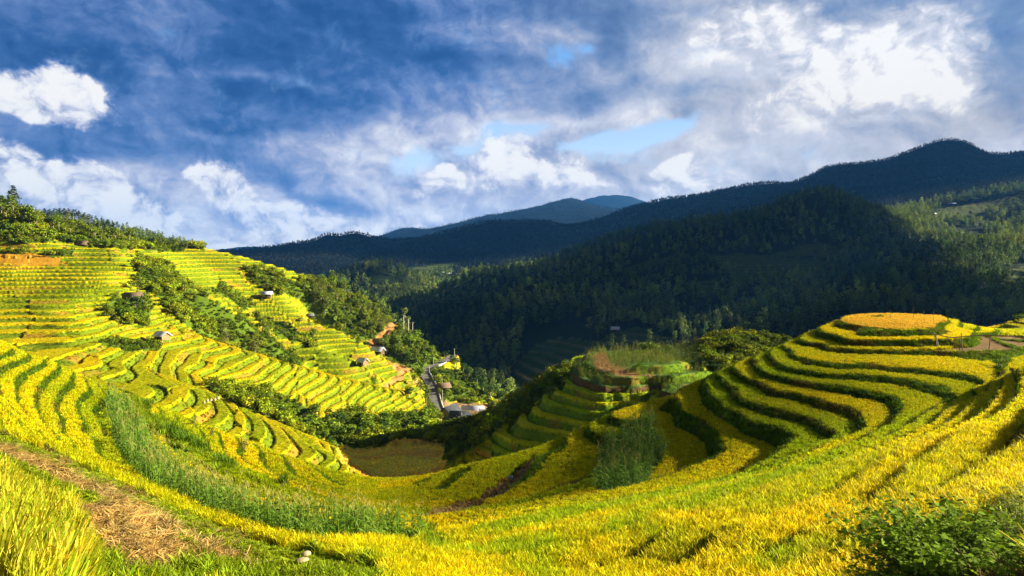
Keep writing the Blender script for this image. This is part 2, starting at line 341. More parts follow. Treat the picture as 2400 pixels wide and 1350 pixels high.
def tps_fit(C, lam=2e-5):
    C = np.array(C); n = len(C)
    d2 = ((C[:, None, :2]-C[None, :, :2])**2).sum(2)
    K = 0.5*d2*np.log(d2+1e-12)
    A = np.zeros((n+3, n+3)); A[:n, :n] = K+lam*np.eye(n)
    A[:n, n] = 1; A[:n, n+1:] = C[:, :2]; A[n, :n] = 1; A[n+1:, :n] = C[:, :2].T
    w = np.linalg.solve(A, np.concatenate([C[:, 2], [0, 0, 0]]))
    return C, w
UA, UB, DU = -1.0, 1.0, 0.01
LA, LB, DL = 1.2, 9.2, 0.01
def tps_grid():
    C, w = tps_fit(CTRL)
    us = np.arange(UA, UB+DU/2, DU); ls = np.arange(LA, LB+DL/2, DL)
    G = np.empty((len(ls), len(us)), np.float64)
    uc = np.clip(us, -0.86, 0.86)
    for i, l in enumerate(ls):
        d2 = (uc[:, None]-C[None, :, 0])**2+(l-C[None, :, 1])**2
        G[i] = (0.5*d2*np.log(d2+1e-12))@w[:-3]+w[-3]+w[-2]*uc+w[-1]*l
    return G, C, w
def cub(G, pos, axis):                # Catmull-Rom along one axis at fractional index pos
    n = G.shape[axis]; i = np.clip(np.floor(pos).astype(int), 1, n-3); t = np.clip(pos-i, -1, 2)
    sh = [1, 1]; sh[axis] = -1; t = t.reshape(sh)
    p = [np.take(G, i+k, axis=axis) for k in (-1, 0, 1, 2)]
    return p[1]+0.5*t*(p[2]-p[0]+t*(2*p[0]-5*p[1]+4*p[2]-p[3]+t*(3*(p[1]-p[2])+p[3]-p[0])))
# ---------------------------------------------------------------- value noise in numpy
_tab = np.random.default_rng(3).random((256, 256)).astype(np.float32)
def vn(x, y, s=0):
    x = x+s*17.31; y = y-s*9.77
    xi = np.floor(x).astype(np.int32); yi = np.floor(y).astype(np.int32)
    fx = (x-xi).astype(np.float32); fy = (y-yi).astype(np.float32)
    fx = fx*fx*(3-2*fx); fy = fy*fy*(3-2*fy)
    a, b = xi & 255, yi & 255; a1, b1 = (xi+1) & 255, (yi+1) & 255
    return (_tab[a, b]*(1-fx)+_tab[a1, b]*fx)*(1-fy)+(_tab[a, b1]*(1-fx)+_tab[a1, b1]*fx)*fy-.5
def fbm(x, y, s=0, o=4):
    r = 0; a = 1
    for i in range(o):
        r = r+a*vn(x*2**i, y*2**i, s+i); a *= .5
    return r
def sstep(a, b, x):
    t = np.clip((x-a)/(b-a), 0, 1); return t*t*(3-2*t)

# ---------------------------------------------------------------- the ground grid
G, _C, _w = tps_grid()
rows = []
for a, b, n in ((1.25, 2.08, 80), (2.08, 4.36, 960), (4.36, 6.0, 690), (6.0, 7.0, 190), (7.0, 7.85, 170), (7.85, 8.85, 110), (8.85, 9.15, 8)):
    rows += list(np.linspace(a, b, n, endpoint=False))
lg = np.array(rows+[9.15])
uf = np.linspace(-.79, .79, 1060)
side = .79+np.cumsum(np.geomspace(.0016, .10, 62))
ug = np.concatenate([-side[::-1], uf, side])
NR, NC = len(lg), len(ug)
V0 = cub(cub(G, (lg-LA)/DL, 0), (np.clip(ug, -.99, .99)-UA)/DU, 1).astype(np.float32)
Yg = np.exp(lg).astype(np.float32)[:, None]*np.ones((1, NC), np.float32)
Ug = np.ones((NR, 1), np.float32)*ug.astype(np.float32)[None, :]
Xg = Ug*Yg
PX = HX+F*Ug; PY = HY-F*V0
Z0 = V0*Yg
# roughness of the natural ground, growing with distance (woods and mountains)
amp = np.interp(lg, [4, 5.8, 6.2, 6.9, 7.4, 8.4, 9], [0, 0, .6, 1.6, 4, 9, 14]).astype(np.float32)[:, None]
wl = np.interp(lg, [4, 6, 7, 8.6], [10, 40, 120, 320]).astype(np.float32)[:, None]
r_ = fbm(Xg/90, Yg/90, 1, 5)*amp*1.1
ridged = (0.35-np.abs(fbm(Xg/150+3, Yg/260, 5, 4)))*amp*1.3
Z0 = Z0+np.where(lg[:, None] > 6.9, r_+ridged, r_)

def poly(P, x, y):
    ins = np.zeros(x.shape, bool); n = len(P)
    for i in range(n):
        x0, y0 = P[i]; x1, y1 = P[(i+1) % n]
        if y0 == y1: continue
        c = ((y0 > y) != (y1 > y)) & (x < (x1-x0)*(y-y0)/(y1-y0)+x0)
        ins ^= c
    return ins
_wx = (fbm(Xg/Yg*90, np.log(Yg)*90, 21, 3)*14).astype(np.float32)
_wy = (fbm(Xg/Yg*90, np.log(Yg)*90, 31, 3)*10).astype(np.float32)
def region(ya, yb, P, warp=1.0):
    r0, r1 = np.searchsorted(lg, (math.log(ya), math.log(yb)))
    M = np.zeros((NR, NC), bool)
    xs = [p[0] for p in P]
    c0, c1 = np.searchsorted(ug, ((min(xs)-30-HX)/F, (max(xs)+30-HX)/F))
    s = (slice(r0, r1), slice(c0, c1))
    M[s] = poly(P, PX[s]+_wx[s]*warp, PY[s]+_wy[s]*warp)
    return M
def regions(*L):
    M = np.zeros((NR, NC), bool)
    for ya, yb, P in L: M |= region(ya, yb, P)
    return M
scrub = regions(
    (195, 262, [(318,605),(385,612),(470,688),(560,743),(640,788),(705,848),(694,878),(600,850),(490,806),(400,730),(352,690),(322,655)]),
    (150, 215, [(262,690),(345,690),(352,765),(290,758),(240,735)]),
    (120, 236, [(480,902),(560,905),(640,925),(720,950),(745,985),(830,962),(880,988),(985,972),(1003,930),(1040,960),(1062,1010),(1040,1035),(900,1040),(850,1065),(790,1058),(740,1022),(640,1012),(540,945)]),
    (228, 275, [(596,733),(650,750),(735,790),(752,815),(700,806),(620,770)]),
    (276, 360, [(700,655),(760,650),(850,680),(932,752),(862,802),(760,762),(712,722)]),
    (268, 350, [(880,812),(925,765),(990,785),(1035,832),(1000,866),(960,872),(915,845)]),
    (236, 470, [(-60,440),(300,500),(480,565),(480,586),(330,588),(250,578),(130,562),(60,575),(0,555),(-60,560)]),
    (150, 262, [(-40,585),(0,587),(90,592),(170,590),(170,600),(60,602),(-40,600)]),
    (262, 310, [(575,628),(640,636),(730,682),(715,705),(640,690),(590,665)]),
    (240, 275, [(520,660),(560,690),(600,720),(570,725),(500,680)]),
    (150, 200, [(235,800),(370,805),(372,822),(250,830)]),
    (196, 285, [(985,870),(1030,845),(1100,868),(1170,930),(1130,938),(1100,950),(1060,935),(1030,965),(1005,900)]),
    (112, 262, [(1056,1000),(1160,950),(1240,900),(1335,865),(1322,900),(1265,935),(1225,975),(1152,1008),(1140,1060),(1060,1105),(1030,1090),(1036,1042)]),
    (100, 240, [(1632,800),(1830,780),(1900,800),(1820,885),(1700,885),(1645,862)]),
    (880, 900, [(0,0),(1,0),(1,1)]),
)
forest = (lg[:, None] > math.log(335)) & np.ones((NR, NC), bool)
forest &= ~((Ug < -.28) & (Yg < 470))
forest |= (PX < 470) & (lg[:, None] > math.log(318)) & (Yg < 471)
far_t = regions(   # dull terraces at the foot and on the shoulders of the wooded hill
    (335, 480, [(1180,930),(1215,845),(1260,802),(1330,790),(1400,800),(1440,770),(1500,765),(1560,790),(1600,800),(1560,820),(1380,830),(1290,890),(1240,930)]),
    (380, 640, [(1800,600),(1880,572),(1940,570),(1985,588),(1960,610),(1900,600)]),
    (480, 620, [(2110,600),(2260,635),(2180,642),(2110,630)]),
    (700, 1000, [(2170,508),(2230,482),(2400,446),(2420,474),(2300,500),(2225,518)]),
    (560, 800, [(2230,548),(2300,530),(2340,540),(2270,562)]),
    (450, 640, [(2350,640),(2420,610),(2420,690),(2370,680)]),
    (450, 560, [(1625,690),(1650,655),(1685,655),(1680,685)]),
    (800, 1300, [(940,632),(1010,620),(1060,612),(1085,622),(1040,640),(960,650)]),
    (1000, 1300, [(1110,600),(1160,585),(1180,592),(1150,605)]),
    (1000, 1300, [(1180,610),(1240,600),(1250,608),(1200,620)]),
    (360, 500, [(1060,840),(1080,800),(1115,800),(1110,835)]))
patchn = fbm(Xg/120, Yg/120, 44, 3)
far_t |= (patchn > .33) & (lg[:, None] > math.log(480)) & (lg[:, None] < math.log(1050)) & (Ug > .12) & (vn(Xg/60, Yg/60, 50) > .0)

# ---------------------------------------------------------------- terracing
def terr(zb, lv, rf):
    """lv: sorted heights of tread edges; below an edge the riser, then the tread of the next level down"""
    lv = np.asarray(lv, np.float32)
    k = np.clip(np.searchsorted(lv, zb, side='left'), 1, len(lv)-1)
    hi, lo = lv[k], lv[k-1]
    f = np.clip((zb-lo)/(hi-lo), 0, 1)
    t = np.clip((f-(1-rf))/rf, 0, 1)
    # the tread slopes very slightly down to its edge
    z = lo+(hi-lo)*(t*t*(3-2*t)*.94+.06*f)
    return z, k, f, (f > 1-rf)
def uni(zb, s, rf, off):
    q = zb/s+off; k = np.floor(q); f = q-k
    t = np.clip((f-(1-rf))/rf, 0, 1)
    return (k-off+t*t*(3-2*t)*.93+.07*f)*s, k.astype(np.int32), f, (f > 1-rf)
Yn = np.interp(Ug, [-.8, -.1, .1, .3, .45, .8], [73, 66, 66, 75, 97, 101])
near = Yg < Yn
TOPS = [-1.0+.0-.5*i for i in range(14)]                      # foreground, above the traced ones
TOPS = [-0.6-.62*i for i in range(12)]+[-8.3, -8.9, -9.62, -10.1, -10.47, -10.9, -11.4, -11.9, -12.4, -13.4, -14.7]+[-15.35-.62*i for i in range(40)]
LEFT = [-.3-.52*i for i in range(90)]
mz = fbm(Xg/5, Yg/5, 11, 3)*.14+fbm(Xg/1.3, Yg/1.3, 12, 2)*.05
zR, kR, fR, rR = terr(Z0+mz, sorted(TOPS), .30)
zL, kL, fL, rL = terr(Z0+mz, sorted(LEFT), .34)
leftw = Ug < -.20
zN = np.where(leftw, zL, zR); kN = np.where(leftw, kL+500, kR); fN = np.where(leftw, fL, fR); rN = np.where(leftw, rL, rR)
# strength of the steps over the bowl
st = np.ones((NR, NC), np.float32)
st *= 1-.55*sstep(190, 60, np.abs(PX-900))*sstep(1060, 1140, PY)*sstep(1300, 1250, PY)
st *= 1-.64*sstep(1150, 1500, PX+ (PY-1100)*1.5)*sstep(1090, 1160, PY)
st *= 1-.7*sstep(120, 40, np.abs(PX-887))
cornR = region(40, 66, [(1418,1035),(1470,1000),(1522,978),(1548,1040),(1555,1075),(1510,1135),(1392,1152),(1400,1090)])
cornL = region(20, 62, [(244,925),(288,940),(330,1010),(420,1105),(600,1212),(760,1243),(985,1250),(985,1276),(700,1276),(480,1205),(345,1140),(262,1040)], .5)
weedL = regions((15, 60, [(340,985),(420,1010),(470,1050),(480,1075),(420,1050),(365,1015)]), (30, 60, [(500,1075),(545,1085),(540,1110),(505,1100)]),
                (40, 60, [(290,930),(345,940),(350,975),(420,1000),(330,990)]))
st[cornR] *= .35; st[weedL] *= .5
# mid distance
H2 = (Yg >= Yn) & (Yg < 172) & (Ug > -.03) & (Ug < .42)
cell = np.floor(Ug*11+fbm(Xg/26, Yg/26, 61, 3)*1.1+lg[:, None]*1.6).astype(np.int32)
off = _tab[cell & 255, 17]*.9
mz2 = fbm(Xg/22, Yg/22, 71, 3)*.55
smid = np.where(Yg < 215, 1.08, 1.6).astype(np.float32)
zM, kM, fM, rM = uni(Z0+mz2, smid, np.where(Yg < 215, .36, .44), off)
kM = kM+cell*37
LV2 = sorted([-17.5, -18.9, -20.2, -21.5, -23, -24.2, -25.4, -26.8, -28.2, -30, -31.5, -33, -34.5, -36, -37.5, -39, -41, -43, -45, -48, -52])
zH, kH, fH, rH = terr(Z0+mz2*.35, LV2, .42)
zF, kF, fF, rF = uni(Z0+mz2, 2.6, .45, off)
isfar = Yg > 335
zT = np.where(near, Z0+(zN-Z0)*st, np.where(H2, zH, np.where(isfar, zF, zM)))
kT = np.where(near, kN, np.where(H2, kH+900, np.where(isfar, kF+3000, kM+5000)))
fT = np.where(near, fN, np.where(H2, fH, np.where(isfar, fF, fM)))
rT = np.where(near, rN & (st > .3), np.where(H2, rH, np.where(isfar, rF, rM)))
valley = region(100, 152, [(790,1060),(800,1045),(840,1052),(900,1040),(935,1030),(1040,1033),(1045,1090),(980,1135),(870,1150),(820,1110)])
nat = (scrub | (forest & ~far_t)) & ~near
zT = np.where(nat, Z0+np.where(Yg < 335, fbm(Xg/7, Yg/7, 81, 4)*1.3, 0), zT)
zT = np.where(valley, Z0+(zT-Z0)*.85, zT)
rT = rT & ~nat & ~valley
disc = region(74, 98, [(1970,756),(2000,735),(2190,733),(2224,757),(2180,771),(2095,776),(2010,769)], .3)
_top = disc & (Z0 > -8.34)
zT = np.where(_top, -8.28+vn(Xg/1.5, Yg/1.5, 141)*.06, zT); rT &= ~_top
hT = _tab[kT & 255, (kT >> 8) & 255]                 # a number of its own for every terrace
hT2 = _tab[(kT*7+3) & 255, ((kT >> 8)+91) & 255]
# the road bed
ROAD = [(1060,833,318),(1053,839,306),(1044,846,300),(1020,856,292),(998,863,284),(990,870,279),(996,880,272),(1006,893,267),(1013,908,261),(1017,928,252),(1022,950,244),(1033,975,232),(1050,997,221),(1078,1022,209),(1105,1045,198)]
road3 = []
for x, y, Y in dens(ROAD, 6): road3.append(pt(x, y, Y))
road3 = np.array(road3)
for _ in range(3): road3[1:-1] = (road3[:-2]+2*road3[1:-1]+road3[2:])/4
r0, r1 = np.searchsorted(lg, (math.log(185), math.log(335)))
c0, c1 = np.searchsorted(ug, (-.16, -.03))
sl_ = (slice(r0, r1), slice(c0, c1))
dm = np.full(Xg[sl_].shape, 1e9); zr = np.zeros(Xg[sl_].shape)
for p, q in zip(road3[:-1], road3[1:]):
    dxy = q[:2]-p[:2]; L2 = (dxy**2).sum()
    t = np.clip(((Xg[sl_]-p[0])*dxy[0]+(Yg[sl_]-p[1])*dxy[1])/L2, 0, 1)
    dd = np.hypot(Xg[sl_]-p[0]-t*dxy[0], Yg[sl_]-p[1]-t*dxy[1])
    c = dd < dm
    dm = np.where(c, dd, dm); zr = np.where(c, p[2]+t*(q[2]-p[2]), zr)
w_ = sstep(6.0, 2.6, dm)
zT[sl_] = zT[sl_]*(1-w_)+(zr-.25)*w_
roadbed = np.zeros((NR, NC), bool); roadbed[sl_] = dm < 2.6
# ---------------------------------------------------------------- what grows where
track = regions((270, 340, [(936,752),(914,757),(868,800),(862,818),(886,818),(925,780)]),
                (225, 300, [(903,918),(918,900),(950,882),(962,868),(935,850),(915,842),(912,848),(930,862),(935,878),(905,895),(885,918)]),
                (225, 290, [(965,880),(990,890),(985,905),(968,898)]))
orange = region(195, 240, [(-40,594),(100,593),(158,612),(162,620),(80,622),(-40,618)])
stub = regions((10, 24, [(172,1185),(225,1172),(300,1190),(440,1268),(430,1330),(390,1360),(295,1360),(235,1255)]),
               (15, 34, [(-20,1036),(60,1062),(200,1128),(330,1190),(450,1240),(575,1284),(590,1300),(450,1258),(330,1209),(200,1148),(50,1080),(-20,1054)]))
path = region(38, 62, [(985,1212),(1050,1185),(1110,1160),(1180,1118),(1240,1072),(1262,1060),(1256,1080),(1215,1130),(1180,1160),(1100,1192),(1040,1212)], .5)
plough = regions((62, 97, [(1985,819),(2150,826),(2310,830),(2420,838),(2420,786),(2330,780),(2290,783),(2286,796),(2200,815),(2100,819)]),
                 (46, 66, [(2270,846),(2330,855),(2420,880),(2420,905),(2350,868)]))
disc = region(74, 98, [(1970,756),(2000,735),(2190,733),(2224,757),(2180,771),(2095,776),(2010,769)], .3)
ring2 = region(100, 140, [(1388,838),(1420,830),(1430,855),(1500,868),(1545,876),(1530,886),(1450,880),(1400,866)])
corn2 = H2 & (Z0 > -21.7) & (PX > 1300) & (PX < 1650+_wx) & ~ring2
brown2 = H2 & rT & (np.abs(np.asarray(LV2)[kH]+21.5) < .1) & (PX > 1340) & (PX < 1640)
grassfg = regions((8, 22, [(300,1275),(420,1300),(600,1300),(720,1290),(800,1310),(900,1330),(900,1400),(180,1400),(220,1330)]))
verge = region(10, 36, [(-30,1004),(100,1050),(220,1100),(350,1160),(480,1217),(620,1268),(760,1304),(900,1332),(900,1365),(700,1345),(640,1345),(440,1300),(330,1225),(250,1180),(220,1250),(190,1290),(140,1215),(60,1165),(-30,1150)], .4)
yard = region(190, 262, [(1022,945),(1075,940),(1175,955),(1185,990),(1150,1020),(1095,1040),(1064,1045),(1040,1005)])
clump = region(6, 19, [(-60,1140),(60,1165),(140,1215),(190,1290),(205,1350),(130,1460),(-60,1560)], .6)
gully1 = region(16, 40, [(985,1240),(1015,1230),(1030,1270),(1050,1300),(1005,1310)])
CLS = np.full((NR, NC), 1, np.int8)                  # 1 rice
CLS[rT] = 2                                          # 2 grassy bank
CLS[scrub & ~near] = 3
CLS[forest & ~far_t] = 7
CLS[cornR | cornL | (corn2 & ~rT)] = 6
CLS[weedL | gully1] = 9
CLS[grassfg] = 9
CLS[verge] = 14
CLS[yard] = 4
CLS[stub] = 5
CLS[path] = 5
CLS[(plough & ~rT) | track | orange | ring2] = 4
CLS[brown2] = 4
CLS[clump] = 11
CLS[disc & ~rT] = 12
CLS[valley] = 13
CLS[roadbed] = 8
CLS[region(4, 11.8, [(1985,1345),(2040,1270),(2120,1190),(2300,1120),(2450,1080),(2450,1500),(1900,1500)], .4)] = 15
# colours of the things themselves, with shade put into the far ridges
ripe = np.clip(.5+fbm(Xg/30, Yg/30, 91, 3)*.8+(hT-.5)*.75, 0, 1)
ripe = np.where(near, np.clip(.55+fbm(Xg/9, Yg/9, 92, 3)*.6+(hT-.5)*.85, 0, 1), ripe)
ripe = np.where(near & (Ug < -.28), np.clip(ripe+.06, 0, 1), ripe)
ripe = np.where(near & (PY > 1215) & (PX > 1000), np.clip(.56+fbm(Xg/2.2+Yg/4, Yg/7-Xg/3, 93, 4)*1.3+(hT-.5)*1.0, 0, 1), ripe)
ripe = np.where(H2, np.clip(ripe-.25, 0, 1), ripe)
YEL, GRN = np.array([.64, .545, .005]), np.array([.30, .40, .006])
def lerp(a, b, t): return a+(b-a)*t[..., None]
def col(*c): return np.array(c, np.float32)
ALB = lerp(GRN, YEL, ripe).astype(np.float32)
mid_f = (~near & (Yg < 335) & ~H2)[..., None]
ALB = np.where(mid_f, ALB*col(.84, .72, .55), ALB)
bank = lerp(col(.13, .175, .007), col(.29, .19, .018), sstep(.15, .5, fbm(Xg/9, Yg/3, 95, 3)*.9+(hT2-.5)*.8))
bankn = lerp(col(.13, .22, .012), col(.22, .19, .025), sstep(.0, .45, fbm(Xg/3, Yg/3, 96, 3)))
bank = np.where(near[..., None] | H2[..., None], bankn, bank)
ALB = np.where((CLS == 2)[..., None], bank, ALB)
ALB[CLS == 3] = col(.09, .14, .01)
ALB[CLS == 14] = lerp(col(.26, .33, .012), col(.30, .22, .06), sstep(.05, .45, fbm(Xg/1.2, Yg/1.2, 131, 3)))[CLS == 14]
ALB[CLS == 15] = col(.07, .06, .025)
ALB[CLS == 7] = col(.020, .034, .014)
ALB[(CLS == 7) & (Yg > 1080)] = col(.004, .012, .013)  # far ridges darkened in colour, standing in for the shade of clouds
ALB[(CLS == 7) & (Yg > 3000)] = col(.002, .008, .012)  # furthest ridges darker again, shade put into the colour
ALB[CLS == 6] = col(.10, .17, .03)
ALB[CLS == 9] = col(.24, .33, .012)
ALB[CLS == 5] = col(.30, .20, .075)
ALB[(CLS == 4)] = col(.24, .15, .065)
ALB[orange] = col(.46, .23, .02)
ALB[track] = col(.36, .18, .055)
ALB[ring2] = col(.33, .21, .08)
ALB[brown2] = col(.12, .075, .03)
ALB[CLS == 12] = col(.68, .46, .05)
ALB[CLS == 13] = lerp(col(.66, .54, .07), col(.60, .38, .07), sstep(-.2, .3, fbm(Xg/20, Yg/4, 97, 3)))[CLS == 13]
ALB[CLS == 8] = col(.16, .13, .06)
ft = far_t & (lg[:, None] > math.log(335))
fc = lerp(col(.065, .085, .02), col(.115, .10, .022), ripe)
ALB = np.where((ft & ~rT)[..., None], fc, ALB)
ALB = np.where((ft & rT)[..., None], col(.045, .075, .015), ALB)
# fuzzy crop surface where no plants are set out one by one
crop_h = np.where((CLS == 1) & ~near, .45, 0)*np.where(isfar, .8, 1)
zT = zT+crop_h*sstep(.0, .06, fT)+np.where((~near) & (CLS != 7) & (CLS != 8) & (Yg < 400), (vn(Xg/.6, Yg/.6, 98))*.14, 0)
zT = zT+np.where(near, vn(Xg/.35, Yg/.35, 99)*.05, 0)
VT = zT/Yg
RUN = np.maximum.accumulate(VT, 0)

def gm_noise_mat():
    m = bpy.data.materials.new('soil_and_crops'); m.use_nodes = True
    T = NT(m.node_tree); out = T.new('ShaderNodeOutputMaterial'); b = T.new('ShaderNodeBsdfPrincipled')
    T.link(b.outputs[0], out.inputs[0])
    a = T.new('ShaderNodeAttribute', attribute_name='albedo').outputs['Color']
    p = T.new('ShaderNodeNewGeometry').outputs['Position']
    n1 = T.noise(p, 1.6, 4, .65); n2 = T.noise(p, .14, 4, .6)
    f = T.m('ADD', T.m('MULTIPLY', n1, .9), T.m('MULTIPLY', n2, .6))
    f = T.mapr(f, .35, 1.15, .55, 1.45, False)
    c = T.vm('MULTIPLY', a, f)
    hue = T.noise(p, .35, 3, .6)
    c = T.mix(T.m('MULTIPLY', T.mapr(hue, .45, .75), .35), c, T.vm('MULTIPLY', c, (.72, 1.02, .8)))
    T.link(c, b.inputs['Base Color'])
    b.inputs['Roughness'].default_value = .9
    b.inputs['Specular IOR Level'].default_value = .03
    bp = T.new('ShaderNodeBump'); bp.inputs['Strength'].default_value = .7; bp.inputs['Distance'].default_value = .3
    T.link(T.noise(p, 2.6, 5, .7), bp.inputs['Height']); T.link(bp.outputs[0], b.inputs['Normal'])
    return m
GROUND_MAT = gm_noise_mat()
def mesh_np(name, v, f, mats=(), smooth=True, mi=None):
    me = bpy.data.meshes.new(name)
    v = np.ascontiguousarray(v, np.float32); f = np.asarray(f, np.int32); k = f.shape[1]
    me.vertices.add(len(v)); me.vertices.foreach_set('co', v.ravel())
    me.loops.add(f.size); me.loops.foreach_set('vertex_index', f.ravel())
    me.polygons.add(len(f)); me.polygons.foreach_set('loop_start', np.arange(len(f), dtype=np.int32)*k)
    if smooth: me.polygons.foreach_set('use_smooth', np.ones(len(f), bool))
    for m in mats: me.materials.append(m)
    if mi is not None: me.polygons.foreach_set('material_index', np.asarray(mi, np.int32))
    me.update(); me.validate()
    return me
def put(name, me, parent=None, **props):
    o = bpy.data.objects.new(name, me); COL.objects.link(o)
    if parent is not None: o.parent = parent
    for k, v in props.items(): o[k] = v
    return o
def grid_faces(r, c):
    i = np.arange(r*c).reshape(r, c)
    return np.stack([i[:-1, :-1], i[:-1, 1:], i[1:, 1:], i[1:, :-1]], -1).reshape(-1, 4)
def sheet(name, ra, rb, **pr):
    s = slice(ra, rb+1)
    v = np.stack([Xg[s], Yg[s], zT[s]], -1).reshape(-1, 3)
    me = mesh_np(name, v, grid_faces(rb+1-ra, NC), [GROUND_MAT])
    at_ = me.attributes.new('albedo', 'FLOAT_COLOR', 'POINT')
    c4 = np.ones((len(v), 4), np.float32); c4[:, :3] = ALB[s].reshape(-1, 3)
    at_.data.foreach_set('color', c4.ravel())
    return put(name, me, kind='structure', **pr)
rA, rB = np.searchsorted(lg, (math.log(335), math.log(1080)))
sheet('terraced_hillside', 0, rA, label='terraced rice hillsides sweeping round the bowl and across the left slope')
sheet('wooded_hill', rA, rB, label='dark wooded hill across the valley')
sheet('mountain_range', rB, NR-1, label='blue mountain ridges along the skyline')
# ground under and behind the camera
e = np.stack([Xg[0], Yg[0], zT[0]], -1); bk = e.copy(); bk[:, 1] = -60; bk[:, 0] *= 8; bk[:, 2] = 6
mid_ = e.copy(); mid_[:, 1] = -3; mid_[:, 0] *= 1.6; mid_[:, 2] = -1.75
me = mesh_np('ground', np.concatenate([bk, mid_, e]), grid_faces(3, NC), [GROUND_MAT])
at_ = me.attributes.new('albedo', 'FLOAT_COLOR', 'POINT'); at_.data.foreach_set('color', np.tile(np.array([.14, .2, .02, 1], np.float32), len(me.vertices)))
put('ground', me, kind='structure', label='grassy ground behind the viewpoint')
# road
def ribbon(P, w0, w1, dz=0.0, thick=None):
    P = np.asarray(P); T_ = np.gradient(P[:, :2], axis=0); T_ /= np.linalg.norm(T_, axis=1)[:, None]
    Nn = np.stack([T_[:, 1], -T_[:, 0]], 1)
    a = np.column_stack([P[:, :2]+Nn*w0, P[:, 2]+dz]); b = np.column_stack([P[:, :2]+Nn*w1, P[:, 2]+dz])
    return a, b
def ground_z(x, y):
    l = math.log(max(y, 4)); u = x/y
    i = int(np.clip(np.searchsorted(lg, l), 1, NR-1)); j = int(np.clip(np.searchsorted(ug, u), 1, NC-1))
    tl = (l-lg[i-1])/(lg[i]-lg[i-1]); tu = (u-ug[j-1])/(ug[j]-ug[j-1])
    q = zT[i-1:i+1, j-1:j+1]
    return float((q[0, 0]*(1-tu)+q[0, 1]*tu)*(1-tl)+(q[1, 0]*(1-tu)+q[1, 1]*tu)*tl)
def at(x, y, ymin=4.0, ymax=1e9):
    """the first ground a line of sight through picture point x, y meets beyond ymin"""
    j = int(np.clip(np.searchsorted(ug, (x-HX)/F), 0, NC-1)); v = (HY-y)/F
    r0 = int(np.searchsorted(lg, math.log(ymin)))
    k = np.nonzero(VT[r0:, j] >= v)[0]
    r = r0+(int(k[0]) if len(k) else NR-1-r0)
    Y = min(float(Yg[r, j]), ymax)
    X = (x-HX)/F*Y
    return Vector((X, Y, ground_z(X, Y)))
def simple_mat(name, c, rough=.8, var=.25, scale=6.0, bump=0.0, metal=0.0, spec=.3):
    m = bpy.data.materials.new(name); m.use_nodes = True
    T = NT(m.node_tree); out = T.new('ShaderNodeOutputMaterial'); b = T.new('ShaderNodeBsdfPrincipled')
    T.link(b.outputs[0], out.inputs[0])
    p = T.new('ShaderNodeTexCoord').outputs['Object']
    n = T.noise(p, scale, 5, .6)
    f = T.mapr(n, .3, .7, 1-var, 1+var, False)
    T.link(T.vm('MULTIPLY', (*c,), f), b.inputs['Base Color'])
    b.inputs['Roughness'].default_value = rough; b.inputs['Metallic'].default_value = metal
    b.inputs['Specular IOR Level'].default_value = spec
    if bump:
        bp = T.new('ShaderNodeBump'); bp.inputs['Strength'].default_value = bump; bp.inputs['Distance'].default_value = .05
        T.link(n, bp.inputs['Height']); T.link(bp.outputs[0], b.inputs['Normal'])
    return m
M_ASPH = simple_mat('worn_asphalt', (.15, .14, .12), .9, .3, .4)
M_KERB = simple_mat('white_kerb', (.62, .60, .55), .8, .2, .8)
a, b = ribbon(road3, -1.9, 1.9)
n = len(a)
put('road', mesh_np('road', np.concatenate([a, b]), [(i, i+1, n+i+1, n+i) for i in range(n-1)], [M_ASPH]), kind='structure', label='grey valley road bending past the village')

# ---------------------------------------------------------------- plants
def leaf_mat(name, base, yel=None, trans=.35, inst=True, var=.5, rough=.6):
    """diffuse + translucent leaf; 'tint' comes from the scattered plant, 'sh' from each leaf"""
    m = bpy.data.materials.new(name); m.use_nodes = True
    T = NT(m.node_tree); out = T.new('ShaderNodeOutputMaterial')
    sh = T.new('ShaderNodeAttribute', attribute_name='sh').outputs['Fac']
    if inst:
        c = T.new('ShaderNodeAttribute', attribute_type='INSTANCER', attribute_name='tint').outputs['Color']
    else:
        rnd = T.new('ShaderNodeObjectInfo').outputs['Random']
        c = T.mix(rnd, (*base, 1), (*(yel or base), 1))
    f = T.mapr(sh, 0, 1, 1-var, 1+var, False)
    c = T.vm('MULTIPLY', c, f)
    yl = T.mapr(sh, .75, 1.0, 0, .35)
    c = T.mix(yl, c, T.vm('MULTIPLY', c, (1.5, 1.15, .8)))
    d = T.new('ShaderNodeBsdfPrincipled'); T.link(c, d.inputs['Base Color'])
    d.inputs['Roughness'].default_value = rough; d.inputs['Specular IOR Level'].default_value = .04
    t = T.new('ShaderNodeBsdfTranslucent'); T.link(T.vm('MULTIPLY', c, (1.15, 1.1, .7)), t.inputs[0])
    mx = T.new('ShaderNodeMixShader'); mx.inputs[0].default_value = trans
    T.link(d.outputs[0], mx.inputs[1]); T.link(t.outputs[0], mx.inputs[2]); T.link(mx.outputs[0], out.inputs[0])
    return m
M_CROP = leaf_mat('crop_leaf', (0, 0, 0), trans=.40, var=.55)
M_FOL = leaf_mat('scattered_foliage', (0, 0, 0), trans=.22, var=.6)
M_BARKS = simple_mat('pale_bark', (.09, .075, .05), .9, .4, 3)

